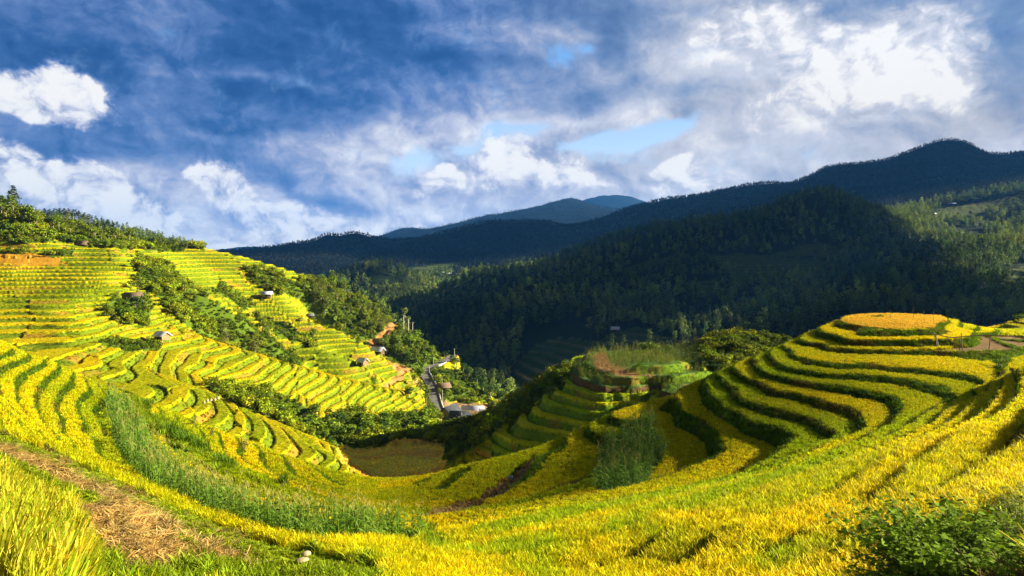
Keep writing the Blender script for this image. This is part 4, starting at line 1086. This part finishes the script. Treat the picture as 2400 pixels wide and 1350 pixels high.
def hut(name, label, cat_, x, y, ymin, w, d, h, stilt, rise, rotz, roof_m, wall_m, ov=.45, openf=True, doors=1, group=None, sink=.1, hip=0.0, ymax=1e9):
    p = at(x, y, ymin, ymax); p.z -= sink
    t = thing(name, label, cat_, p, rotz, group)
    part('wall', None or _gw(w, d, stilt, h, rise, wall_m), t)
    part('roof', mesh_of('roof', gable(w, d, stilt+h+.02, rise, ov, .12, 0, hip), roof_m), t)
    if stilt > .3:
        for sx in (-1, 1):
            for sy in (-1, 1):
                part('post', mesh_of('post', boxes([(sx*(w/2-.12), sy*(d/2-.12), stilt/2-.35, .16, .16, stilt+.7)]), M_POST), t)
        part('floor', mesh_of('floor', boxes([(0, 0, stilt-.06, w+.2, d+.2, .12)]), M_PLANK), t)
    for k in range(doors):
        dx = (k-(doors-1)/2)*w/(doors+.3)
        part('door', mesh_of('door', boxes([(dx, -d/2-.02, stilt+min(1.8, h*.85)/2, .85, .06, min(1.8, h*.85))]), M_DARK), t)
    if openf:
        part('window', mesh_of('window', boxes([(w*.32, -d/2-.02, stilt+h*.6, .6, .05, .5)]), M_DARK), t)
    return t
def _gw(w, d, z0, h, rise, m):
    me = gable_wall(w, d, z0, h, rise); me.materials.append(m); return me
hut('stilt_hut', 'small stilt hut with pale tin roof above the nearest terraces of the left slope', 'hut', 380, 806, 150, 3.0, 2.4, 1.1, 1.3, .8, R(-25), M_TIN, M_PLANK, .5)
hut('stilt_hut', 'stilt hut with bright white roof high on the middle of the left slope', 'hut', 625, 705, 230, 3.6, 2.6, 1.3, 1.0, .8, R(15), M_WHITE, M_PLANK, .5)
hut('field_shelter', 'low grey shelter roof in front of a small tree below the white roofed hut', 'shelter', 727, 748, 230, 2.6, 2.0, .9, 0, .7, R(30), M_GREYR, M_DPLANK, .3, False)
hut('stilt_hut', 'hut with pale roof at the tip of the terraces, left of the dirt track', 'hut', 850, 863, 220, 3.2, 2.4, 1.4, 1.0, .9, R(-35), M_TIN, M_PLANK, .5)
hut('wooden_shed', 'dark brown shed with ragged roof beside the lower end of the dirt track', 'shed', 886, 812, 245, 3.4, 2.6, 1.5, .5, 1.0, R(20), M_THATCH, M_DPLANK, .6)
hut('wooden_shed', 'low shed under a bluish white roof just below the ragged brown shed', 'shed', 886, 830, 245, 4.2, 2.8, 1.4, .4, 1.1, R(-20), M_WHITE, M_DPLANK, .6)
hut('field_hut', 'weathered grey roofed hut half hidden by dark bushes on the upper left terraces', 'hut', 312, 704, 160, 3.5, 2.6, 1.3, 0, 1.1, R(10), M_THATCH, M_DARK, .8)
hut('field_hut', 'tiny brown roof peeping over the top terrace under the ridge trees', 'hut', 194, 577, 225, 2.6, 2.0, .8, 0, .9, R(5), M_THATCH, M_DPLANK, .5, False)
hut('field_hut', 'lone hut with white roof on the shaded terraces across the valley', 'hut', 1442, 777, 395, 4.6, 3.4, 1.8, 0, 1.3, R(-15), M_WHITE, M_DPLANK, .6)
hut('field_hut', 'brown roofed hut beside the bright green plot right of the road', 'hut', 1039, 919, 230, 4.2, 3.2, 1.8, .3, 1.2, R(25), M_THATCH, M_DPLANK, .6)
# the village
VG = 'houses of the roadside village'
def vill(name, label, x, y, Y, w, d, h, rise, rot, rm, wm, **k):
    p = Vector(pt(x, y, Y)); gz = ground_z(p.x, p.y)
    base = p.z
    t = thing(name, label, 'house', (p.x, p.y, base), rot, VG)
    part('wall', _gw(w, d, -1.5, h+1.5, rise, wm), t); part('roof', mesh_of('roof', gable(w, d, h+.02, rise, k.get('ov', .7), .14, 0, k.get('hip', 0)), rm), t)
    for j in range(k.get('nd', 1)):
        part('door', mesh_of('door', boxes([((j-.5*(k.get('nd', 1)-1))*w/3.2, -d/2-.03, 1.0, 1.0, .08, 2.0)]), M_DARK), t)
    for sx in (-1, 1): part('window', mesh_of('window', boxes([(sx*w*.36, -d/2-.02, 1.4, .8, .06, .8)]), M_DARK), t)
    part('gable_opening', mesh_of('gable_opening', boxes([(w/2+.02, 0, h+rise*.25, .06, d*.5, rise*.5)]), M_DARK), t)
    return t
vill('village_house', 'big house with steep dark roof beside the road, leftmost of the village', 1055, 982, 233, 6.2, 5.4, 2.3, 2.4, R(62), M_SLATE, M_PLANK, nd=2)
vill('village_house', 'long low house with dark grey roof in the middle of the village', 1076, 983, 226, 5.2, 4.0, 1.5, 1.3, R(-4), M_SLATE, M_DPLANK, nd=2)
vill('village_house', 'nearest village house with dark gabled roof behind the roadside pole', 1088, 997, 215, 4.4, 4.6, 1.6, 1.7, R(48), M_SLATE, M_PLANK, ov=.9)
vill('village_house', 'village house with long bright white roof', 1108, 973, 246, 7.0, 4.4, 1.7, 1.7, R(-7), M_WHITE, M_PLANK)
vill('village_house', 'village house with patched grey blue roof in front of the white roofed one', 1120, 995, 220, 5.0, 3.8, 1.4, 1.4, R(-28), M_GREYR, M_DPLANK)
vill('village_shed', 'small shed with pale roof at the right end of the village', 1150, 973, 250, 3.2, 2.2, 1.1, .8, R(-25), M_TIN, M_MUD, ov=.4)
vill('village_house', 'mud walled house with flat brown front and dark side by the brown field', 1065, 1040, 146, 5.2, 2.6, 1.7, .25, R(4), M_THATCH, M_MUD, ov=.1)
# far hamlets
def far_house(label, x, y, ymin, w, h, wm, rm, ymax=1e9):
    hut('farmhouse', label, 'house', x, y, ymin, w, w*.6, h, 0, h*.45, R(8), rm, wm, .5, True, 2, 'far farmhouses across the valley', .2, 0, ymax)
far_house('cream walled building, left of a bright pair, far down the valley', 1036, 648, 880, 7, 5, M_MUD, M_WHITE)
far_house('white roofed building, middle of the bright row far down the valley', 1047, 648, 880, 13, 4, M_WHITE, M_TIN)
far_house('long pale building, right end of the bright row far down the valley', 1069, 648, 880, 18, 3.2, M_WHITE, M_GREYR)
far_house('tiny blue white roof below the bright row far down the valley', 1025, 653, 880, 4, 2.5, M_GREYR, M_WHITE)
far_house('tiny pale house alone on the slope right of the bright row', 1186, 630, 700, 10, 2.5, M_GREYR, M_WHITE)
far_house('long pale roof among the hazy fields high on the right', 2231, 482, 780, 12, 3, M_GREYR, M_WHITE)
far_house('small pale roof at the edge of the hazy fields on the right', 2183, 506, 780, 10, 2.5, M_GREYR, M_WHITE)
far_house('row of faint blue roofs at the top of the hazy fields', 2285, 470, 780, 16, 3, M_GREYR, M_TIN)
# poles
def pole(label, x, y, ymin, H, arm=True, r=.13, lean=0.0, name='utility_pole', mat=None, grp=None, ymax=1e9):
    p = at(x, y, ymin, ymax); t = thing(name, label, 'pole', p, random.uniform(-.4, .4), grp)
    v, f, _ = tube([(0, 0, -.6), (lean*.5, 0, H*.5), (lean, 0, H)], [r, r*.85, r*.65], 8)
    part('shaft', mesh_np('shaft', v, f, [mat or M_CONC]), t)
    if arm:
        part('crossarm', mesh_of('crossarm', boxes([(lean, 0, H-.35, 1.3, .12, .12)]), mat or M_CONC), t)
        for s in (-1, 0, 1): part('insulator', mesh_of('insulator', boxes([(lean+s*.55, 0, H-.2, .1, .1, .2)]), M_DARK), t)
    return t
PG = 'concrete power poles along the road'
pole('leftmost of three pale poles standing on the wooded crest above the dirt track', 946, 776, 300, 7.4, grp=PG, r=.2)
pole('middle one of three pale poles on the wooded crest above the dirt track', 957, 783, 300, 7.0, grp=PG, r=.2)
pole('rightmost of three pale poles on the wooded crest above the dirt track', 967, 791, 300, 7.0, grp=PG, r=.2)
pole('pale pole standing just beyond the outer edge of the road bend', 1065, 840, 285, 4.6, False, grp=PG)
pole('short pale pole on the white kerb halfway round the road bend', 1016, 856, 270, 3.4, False, grp=PG)
pole('pale pole in the hedge where the road turns downhill', 1006, 878, 250, 3.6, False, grp=PG)
pole('thin pole beside the brown roofed hut right of the road', 1036, 908, 245, 4.2, False, r=.09, grp=PG)
pole('pole behind the steep dark roof of the leftmost village house', 1037, 945, 230, 4.8, False, grp=PG)
pole('pale pole in front of the nearest village house', 1082, 996, 190, 4.2, False, grp=PG)
# kerb wall along the bend
kb = road3[4:64]
def wall_strip(P, off, h, wdt):
    a, b = ribbon(P, off-wdt/2, off+wdt/2); n = len(a); V = []
    for q, dz in ((a, -.6), (a, h), (b, h), (b, -.6)): V.append(q+np.array([0, 0, dz]))
    V = np.concatenate(V); Fc = []
    for k in range(3):
        for i in range(n-1): Fc.append((k*n+i, k*n+i+1, (k+1)*n+i+1, (k+1)*n+i))
    return V, np.array(Fc)
for nm, rng_, off, lab in (('roadside_kerb', slice(3, 34), -2.15, 'white kerb wall curving along the outer side of the road bend'), ('roadside_kerb', slice(46, 74), -2.15, 'dark kerb along the road below the bend')):
    P = road3[rng_]
    if len(P) > 2:
        o = put(nm, mesh_of(nm, wall_strip(P, off, .35, .3), M_KERB)); o['label'] = lab; o['category'] = 'kerb'
# bamboo rail before the round hill
t = thing('bamboo_rail', 'long thin bamboo rail on forked poles across the ploughed terrace', 'rail', at(2253, 812, 55), 0)
def W(x, y, Y): return np.array(pt(x, y, Y))-np.array(t.location)
v, f, _ = tube([W(2152, 771, 72), W(2190, 783, 70), W(2230, 791.5, 68), W(2255, 789, 67.5), W(2292, 786.5, 67), W(2322, 786, 66.5), W(2400, 789, 65), W(2450, 791, 64)], [.05]*8, 6)
part('rail', mesh_np('rail', v, f, [M_BAMB]), t)
for pts_ in ([(2189, 779, 70), (2197, 812, 69)], [(2192, 781, 70), (2201, 814, 68.5)], [(2253, 781, 67.5), (2256, 823, 67)], [(2322, 783, 66.5), (2317, 827, 66.3)], [(2250, 790, 67.3), (2249, 822, 67.1)]):
    v, f, _ = tube([W(*pts_[0]), W(*pts_[1])+np.array([0, 0, -.15])], [.045, .05], 6)
    part('post', mesh_np('post', v, f, [M_BAMB]), t)
for k, (x, y, H, lab) in enumerate([(2086, 752, .95, 'short faint bamboo stick in the middle of the golden hilltop'), (2140, 752, 1.25, 'tall bamboo stick right of centre on the golden hilltop'), (2165, 760, 1.15, 'thin bamboo stick between the two tall ones on the golden hilltop'), (2188, 764, 1.35, 'tallest bamboo stick, at the right side of the golden hilltop')]):
    p = at(x, y, 70, 92); v, f, _ = tube([(0, 0, -.2), (.03, 0, H*.5), (.02, .02, H+.55)], [.03, .025, .015], 5)
    o = put('bamboo_stick', mesh_np('bamboo_stick', v, f, [M_BAMB])); o.location = p; o['label'] = lab; o['category'] = 'stick'; o['group'] = 'bamboo sticks on the golden hilltop'
# cloth bundle and stones
def lump(name, p, sx, sy, sz, mat, seed, label, cat_, rot=0, group=None):
    bm = __import__('bmesh').new(); bmesh_ = __import__('bmesh'); bmesh_.ops.create_icosphere(bm, subdivisions=3, radius=1)
    g = np.random.default_rng(seed); k = g.normal(size=(5, 3))*1.6
    for vv in bm.verts:
        n = sum(math.sin(vv.co.dot(Vector(q))+i) for i, q in enumerate(k))*.06
        vv.co = vv.co*(1+n); vv.co = Vector((vv.co.x*sx, vv.co.y*sy, max(vv.co.z, -.5)*sz))
    me = bpy.data.meshes.new(name); bm.to_mesh(me); bm.free(); me.materials.append(mat)
    for q in me.polygons: q.use_smooth = True
    o = put(name, me); o.location = p; o.rotation_euler = (0, 0, rot); o['label'] = label; o['category'] = cat_
    if group: o['group'] = group
    return o
p = at(1196, 1124, 38)
t = thing('cloth_bundle', 'small blue cloth bundle lying at the upper edge of the brown stubble strip', 'bundle', p)
for k, (dx, dz, s) in enumerate(((-.07, .12, .14), (.09, .14, .13))):
    o = lump('cloth_fold', (0, 0, 0), s*.8, s*.7, s*1.3, M_BLUE, 40+k, '', ''); o.parent = t; o.location = (dx, 0, dz); del o['label']; del o['category']
for x, y, s, lab in ((716, 1306, .16, 'rounded pale stone in the grass at the near edge, upper of two'), (709, 1322, .2, 'flat pale stone in the grass just below a rounded one')):
    p = at(x, y, 8); lump('stone', (p.x, p.y, p.z+s*.3+.03), s*.95, s*.5, s*(.5 if s < .18 else .32), M_STONE, int(x), lab, 'stone', R(30), 'pale stones in the near grass')
for k, (x, y) in enumerate(((478, 951), (486, 948), (494, 946), (503, 944), (511, 941), (548, 946))):
    p = at(x, y, 90); lump('boulder', (p.x, p.y, p.z+.5), random.uniform(.2, .34), .26, .28, M_STONE, 60+k, 'one of the pale boulders in a row on the terrace edge above the gully' if k < 5 else 'single pale boulder at the right end of a terrace above the gully', 'boulder', k, 'pale boulders on the terrace edge above the gully')

# ---------------------------------------------------------------- trees and bushes that stand out one by one
M_TREE = {'broad': leaf_mat('broad_leaves', (.12, .19, .014), (.20, .26, .018), .25, False, .6), 'tall': leaf_mat('tall_tree_leaves', (.13, .19, .016), (.21, .25, .02), .25, False, .6),
          'pine': leaf_mat('pine_needles', (.022, .045, .016), (.035, .06, .018), .12, False, .6), 'bush': leaf_mat('bush_leaves', (.11, .19, .012), (.19, .28, .014), .25, False, .6),
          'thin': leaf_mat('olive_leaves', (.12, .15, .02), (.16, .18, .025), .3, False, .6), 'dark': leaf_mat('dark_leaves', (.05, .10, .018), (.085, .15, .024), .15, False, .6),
          'reed': leaf_mat('reed_blades', (.10, .21, .014), (.14, .25, .018), .35, False, .55)}
M_BARK = simple_mat('grey_brown_bark', (.24, .19, .12), .9, .35, 4, .3)
TV = {}
for kind, n, q in (('broad', 4, 1.0), ('tall', 4, 1.0), ('pine', 3, 1.0), ('bush', 4, 1.0), ('thin', 2, 1.0)):
    TV[kind] = []
    for i in range(n):
        cr, tk = tree_parts(kind, 400+i*7+len(kind)*31, q)
        TV[kind].append((with_sh(mesh_np('crown', cr[0], cr[1], [M_TREE[kind]]), cr[2]), mesh_np('trunk', tk[0], tk[1], [M_BARK]), float(cr[0][:, 2].max())))
TV['dark'] = []
for i in range(4):
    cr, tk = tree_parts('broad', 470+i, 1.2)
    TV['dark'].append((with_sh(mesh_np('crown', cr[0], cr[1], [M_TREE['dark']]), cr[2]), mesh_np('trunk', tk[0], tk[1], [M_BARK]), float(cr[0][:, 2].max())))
def tree(kind, x, y, ymin, hpx, label, group=None, name=None, cat_=None, ymax=1e9, wide=1.0, dk=False):
    p = at(x, y, ymin, ymax); me_c, me_t, H = TV[kind][random.randrange(len(TV[kind]))]
    nm = name or {'broad': 'broadleaf_tree', 'tall': 'slender_tree', 'pine': 'pine_tree', 'bush': 'bush', 'thin': 'shrub', 'dark': 'dark_tree'}[kind]
    s = hpx/F*p.y/H
    t = thing(nm, label, cat_ or ('bush' if kind in ('bush', 'thin') else 'tree'), p, random.uniform(0, 6.28), group, s)
    t.scale = (s*wide, s*wide, s)
    part('crown', me_c, t); part('trunk', me_t, t)
    return t
ORD = ['first', 'second', 'third', 'fourth', 'fifth', 'sixth', 'seventh', 'eighth', 'ninth', 'tenth', 'eleventh', 'twelfth', 'thirteenth', 'fourteenth', 'fifteenth', 'sixteenth', 'seventeenth', 'eighteenth', 'nineteenth', 'twentieth']
# upper left ridge
tree('pine', 30, 500, 235, 66, 'dark tree with the highest top at the upper left corner of the slope', 'trees on the left ridge', wide=1.3)
tree('tall', 30, 519, 228, 62, 'tall tree with long bare white trunk on the upper left slope', 'trees on the left ridge', wide=1.25)
tree('broad', 4, 512, 235, 54, 'big leafy tree cut off by the left edge of the picture', 'trees on the left ridge')
tree('tall', 14, 520, 235, 56, 'leafy tree between the edge and the white trunked tree', 'trees on the left ridge')
tree('broad', 52, 525, 235, 48, 'leafy tree just right of the white trunked tree', 'trees on the left ridge', wide=1.2)
front = [(68,530,48,'broad'),(86,536,44,'broad'),(104,540,42,'tall'),(112,534,40,'pine'),(124,545,40,'broad'),(138,548,44,'tall'),(152,550,42,'tall'),(164,552,40,'tall'),(178,556,42,'broad'),(192,556,40,'tall'),(206,560,34,'broad'),(222,562,30,'broad'),(238,566,30,'tall'),(254,566,34,'broad'),(270,568,36,'broad'),(288,568,38,'tall'),(304,570,36,'broad'),(320,574,28,'tall')]
for k, (x, y, h, kd) in enumerate(front):
    tree(kd, x, y, 225, h, 'sunlit %s on the left ridge, %s from the left in the front row' % ({'broad': 'round crowned tree', 'tall': 'slim tree', 'pine': 'pointed tree'}[kd], ORD[k]), 'trees on the left ridge', wide=random.uniform(1.0, 1.3))
low_f = [(60,545,22),(88,556,20),(106,562,30),(118,560,26),(20,545,24),(45,552,20),(150,566,18),(170,568,20),(196,570,18),(226,574,16),(246,576,18),(276,578,18),(4,556,20),(300,580,16),(36,574,16),(62,572,14)]
for k, (x, y, h) in enumerate(sorted(low_f)):
    tree('bush', x, y, 215, h, 'rounded green bush at the foot of the left ridge trees, %s from the left' % ORD[k], 'bushes below the left ridge trees', wide=1.25)
# the dark wood on the ridge behind
rb = [(92,515),(104,512),(116,514),(128,512),(140,510),(150,508),(160,510),(172,514),(184,518),(198,522),(210,526),(224,530),(238,536),(252,540),(266,546)]
for k, (x, y) in enumerate(rb):
    tree('pine', x, y, 325, 24, 'dark pine in the shaded row behind the left ridge, %s from the left' % ORD[k], 'dark pines behind the left ridge', ymax=400, wide=2.0)
rb2 = [(338,571,26),(350,573,24),(362,575,26),(374,577,22),(386,578,20),(398,580,24),(410,580,20),(424,581,20),(438,582,18),(452,583,14),(462,584,10),(282,556,34),(312,562,30)]
for k, (x, y, h) in enumerate(sorted(rb2)):
    tree('pine' if k % 2 else 'broad', x, y, 265, h, 'dark green tree where the left ridge tapers off, %s from the left' % ORD[k], 'trees at the tapering end of the left ridge', ymax=330, wide=1.2)
# lone trees on the left slope
tree('broad', 322, 690, 180, 42, 'dark round tree right above the weathered hut on the upper left terraces', wide=1.2)
tree('dark', 318, 728, 165, 34, 'dense dark bush tree in front of the weathered hut', wide=1.3)
for k, (x, y, h) in enumerate([(283, 742, 26), (300, 750, 28), (318, 752, 26), (334, 756, 26), (272, 735, 16)]):
    tree('bush', x, y, 155, h, 'feathery green bamboo like bush below the weathered hut, one of a close row', 'green bushes below the weathered hut', wide=1.2)
lone = [('thin',533,802,200,44,'open crowned olive tree in the bush strip, upper of two'),('thin',596,838,198,52,'larger open crowned olive tree low in the bush strip'),('thin',520,830,198,36,'olive shrub just above the terrace crest at the left of the bush strip'),
        ('tall',634,800,235,44,'slim bare stemmed tree between the bush strip and the narrow terraces'),('broad',702,772,236,26,'dark round tree in the narrow gully left of the small shelter'),('tall',723,782,236,30,'thin tree at the edge of terraces below the small shelter'),
        ('broad',735,758,236,16,'small flat crowned tree right beside the small grey shelter'),('bush',722,800,232,24,'pale green banana like bush under the thin gully tree'),('broad',735,800,232,30,'dark leafy tree at the lower end of the narrow gully'),
        ('broad',811,787,250,16,'small lone tree on the bright terraces right of the gully'),('bush',841,806,250,14,'small dark bush on the terraces left of the dirt track'),('bush',827,798,250,12,'tiny shrub on the bright terraces between two lone trees'),
        ('tall',897,742,300,30,'single thin tree rising from the wooded crest left of the track'),('bush',686,865,190,22,'dark bush at the lower tip of the bush strip'),('bush',745,896,210,20,'green bush where the terraced tongue meets the crest'),
        ('bush',876,912,205,24,'dark green bush at the end of the lowest terraced tongue'),('tall',622,760,236,18,'small tree at the top of the narrow gully')]
for kd, x, y, ym, h, lab in lone: tree(kd, x, y, ym, h, lab, wide=1.2)
# wooded spur above the dirt track, and the knoll below it
def fill(P, n, ymin, ymax, hlo, hhi, kinds, label, group, wide=1.15, seed=1):
    g = random.Random(seed); xs = [p[0] for p in P]; ys = [p[1] for p in P]; c = 0; pts_ = []
    for _ in range(n*60):
        x, y = g.uniform(min(xs), max(xs)), g.uniform(min(ys), max(ys))
        if poly(P, np.array([x]), np.array([y]))[0] and all((x-a)**2+((y-b)*1.4)**2 > (9 if n > 25 else 12)**2*.7 for a, b in pts_):
            pts_.append((x, y)); c += 1
            if c >= n: break
    for x, y in sorted(pts_, key=lambda q: q[1]):
        tree(g.choice(kinds), x, y, ymin, g.uniform(hlo, hhi), label, group, wide=wide*g.uniform(.9, 1.2), ymax=ymax)
fill([(725,672),(765,668),(850,706),(925,765),(865,798),(780,758),(735,720)], 64, 285, 335, 22, 34, ['broad', 'broad', 'tall', 'pine', 'thin'], 'leafy tree in the close wood on the spur above the dirt track', 'trees of the wood above the dirt track', seed=4)
tree('broad', 782, 680, 310, 36, 'tall dark tree at the top left corner of the wood above the dirt track'); tree('pine', 770, 678, 310, 34, 'dark pointed tree at the highest corner of the wood above the dirt track')
fill([(895,820),(940,788),(985,800),(1022,842),(998,858),(955,858),(925,842)], 44, 275, 325, 18, 30, ['broad', 'broad', 'tall', 'bush'], 'sunlit tree on the knoll between the dirt track and the road bend', 'trees of the knoll beside the road', seed=5)
fill([(575,925),(650,940),(760,985),(850,985),(975,990),(985,1015),(900,1030),(780,1035),(690,1005),(600,960)], 46, 125, 225, 20, 36, ['bush', 'bush', 'dark', 'broad'], 'leafy bush in the gully that runs below the long terraced crest', 'bushes of the gully below the terraced crest', wide=1.3, seed=6)
tree('tall', 999, 962, 200, 58, 'tall leafy tree with pale trunk standing left of the road', wide=1.2)
tree('tall', 1048, 1040, 130, 40, 'slim tree in front of the mud walled house', wide=1.3)
rs = [(972,905,26),(985,930,34),(962,930,22),(1005,985,40),(992,990,34),(1020,1000,26),(1028,1010,24),(985,885,24),(1022,900,14),(1030,925,16),(1045,930,18),(1052,905,14),(1070,925,20)]
for k, (x, y, h) in enumerate(sorted(rs)):
    tree('broad' if k % 2 else 'bush', x, y, 185, h, 'green roadside tree near the village, %s from the left' % ORD[k], 'green trees along the village road', wide=1.1)
slope = [(1070,862,26),(1085,874,28),(1100,886,30),(1118,900,34),(1132,915,34),(1150,930,34),(1168,944,36),(1186,955,34),(1060,852,20),(1048,836,18),(1042,832,12),(1205,952,30),(1092,868,20),(1140,905,24)]
for k, (x, y, h) in enumerate(sorted(slope)):
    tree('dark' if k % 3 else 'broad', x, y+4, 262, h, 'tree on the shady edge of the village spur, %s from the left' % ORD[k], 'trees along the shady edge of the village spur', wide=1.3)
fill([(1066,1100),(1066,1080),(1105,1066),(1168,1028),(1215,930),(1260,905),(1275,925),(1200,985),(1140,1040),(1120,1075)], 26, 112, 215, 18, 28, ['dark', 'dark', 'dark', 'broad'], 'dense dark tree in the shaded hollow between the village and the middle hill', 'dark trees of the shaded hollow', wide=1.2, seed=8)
# bushes on the middle hill
for k, (x, y, h) in enumerate([(1508, 822, 20), (1522, 822, 24), (1536, 824, 20), (1572, 826, 18), (1650, 820, 20), (1672, 815, 26), (1695, 812, 28), (1718, 812, 30), (1742, 808, 26), (1765, 806, 26), (1788, 806, 22)]):
    tree('bush', x, y, 118, h, 'round green bush on the rim of the middle hill, %s from the left' % ORD[k], 'round bushes on the rim of the middle hill', wide=1.4)
fill([(1655,842),(1720,818),(1800,815),(1790,840),(1700,878),(1665,872)], 26, 100, 160, 13, 20, ['bush', 'bush', 'dark'], 'leafy bush in the thicket at the right end of the middle hill', 'bushes of the thicket on the middle hill', wide=1.4, seed=9)
tree('bush', 2390, 752, 90, 18, 'dark bush on top of the small terraced knoll at the right edge', wide=1.8)
# tufts and shrubs on the near left spur
def reed(x, y, hpx, label, n=46, wide=.5, name='reed_clump'):
    p = at(x, y, 25, 75); h = hpx/F*p.y
    v, f, s = blades(n, h, h*wide*.45, h*.03+.012, h*.45, int(x*7+y), .0, .8)
    t = put(name, with_sh(mesh_np('reed_clump', v, f, [M_TREE['reed']]), s)); t.location = p
    t['label'] = label; t['category'] = 'reeds'; t['group'] = 'reed clumps on the near left spur'
reed(347, 962, 36, 'upright clump of tall reeds standing alone on the crest of the near left spur', 60, .5)
reed(514, 1000, 34, 'reed clump on the crest of the near left spur, lower than the lone upright one', 60, .5)
for k, (x, y) in enumerate([(392, 1022), (405, 1030), (420, 1038), (434, 1046), (448, 1052), (462, 1058), (474, 1064)]):
    reed(x, y, 40, 'arching green reeds in the long dark strip on the near left slope', 70, .9)
for k, (x, y) in enumerate([(508, 1090), (520, 1096), (534, 1100)]): reed(x, y, 36, 'silvery green reeds in the short strip below the two dark shrubs', 60, .8)
reed(665, 1140, 34, 'green reed tuft on the lower part of the near left slope', 70, .8)
tree('thin', 453, 1002, 38, 30, 'small dark olive shrub, upper of two on the near left slope', ymax=75, wide=1.0)
tree('thin', 494, 1030, 38, 34, 'egg shaped dark shrub, lower of two on the near left slope', ymax=75, wide=1.0)
tree('thin', 572, 1062, 38, 50, 'loose yellow green shrub on the near left slope', ymax=75, wide=1.2)
# the bush in the lower right corner: stems with leaves along them
def near_bush(name, label, base, n, H, spread, seed, mat, leaf=.065):
    g = np.random.default_rng(seed); St = []; V = []; Fc = []; S = []
    for i in range(n):
        a = g.uniform(0, 6.28); L = H*g.uniform(.45, 1.05); r0 = g.uniform(0, .25)*spread; lean = g.uniform(.2, 1.0)*spread
        b = np.array([math.cos(a)*r0, math.sin(a)*r0, -.3]); d = np.array([math.cos(a)*lean, math.sin(a)*lean, 0])
        pth = [b+d*(t**1.5)+np.array([0, 0, L*(t-.22*t*t*lean/spread)]) for t in (0, .25, .5, .75, 1)]
        St.append(tube(pth, [.010, .008, .006, .004, .002], 4))
        for k in range(int(L*26)):
            t = g.uniform(.12, 1)**.8*4; j = min(3, int(t)); c = pth[j]+(pth[j+1]-pth[j])*(t-j)
            q = g.uniform(0, 6.28); o = np.array([math.cos(q), math.sin(q), g.uniform(-.5, .5)]); o /= np.linalg.norm(o)
            s_ = np.cross(o, [g.normal()*.4, g.normal()*.4, 1]); s_ /= np.linalg.norm(s_); l = leaf*g.uniform(.6, 1.5); st_ = c+o*.015
            k0 = len(V); nrm = np.cross(s_, o)
            V += [st_, st_+o*l*.45+s_*l*.3-nrm*l*.06, st_+o*l-nrm*l*.2, st_+o*l*.45-s_*l*.3-nrm*l*.06]; Fc.append((k0, k0+1, k0+2, k0+3)); S.append(g.random()*.9)
    t = thing(name, label, 'bush', base)
    v, f, _ = cat(St); part('stems', mesh_np('stems', v, f, [M_TWIG]), t)
    part('leaves', with_sh(mesh_np('leaves', np.array(V), np.array(Fc), [mat]), S), t)
    return t
M_TWIG = simple_mat('brown_twigs', (.12, .13, .03), .85, .3, 20)
M_NB = leaf_mat('near_bush_leaves', (.19, .31, .02), (.20, .32, .022), .4, False, .5, .75)
M_NB2 = leaf_mat('grey_weed_leaves', (.20, .28, .06), (.22, .29, .06), .35, False, .5, .75)
def gp(x, Y): X = (x-HX)/F*Y; return Vector((X, Y, ground_z(X, Y)))
near_bush('leafy_bush', 'big leafy green bush filling the lower right corner', gp(2230, 10.3), 420, 1.75, 1.45, 31, M_NB, .095)
near_bush('leafy_bush', 'lower dark leafy bush at the bottom edge, left of the big one', gp(2110, 10.0), 170, 1.0, .8, 32, M_NB)
near_bush('leafy_bush', 'tall greyish weedy bush at the right edge behind the big one', gp(2400, 11.0), 150, 1.9, .6, 33, M_NB2, .05)
near_bush('leafy_bush', 'straggling sprig of pale leaves standing out of the rice above the big bush', gp(2150, 12.6), 24, 1.6, .7, 34, M_NB2, .055)
p_ = gp(2360, 9.2)
v, f, s = blades(260, .5, .55, .012, .6, 77, 0, .9)
o = put('dry_grass_tuft', with_sh(mesh_np('dry_grass_tuft', v, f, [leaf_mat('dry_grass', (.36, .25, .12), (.36, .25, .12), .2, False, .5)]), s)); o.location = p_
o['label'] = 'tangle of dry brown grass in the lower right corner under the bushes'; o['category'] = 'dry grass'
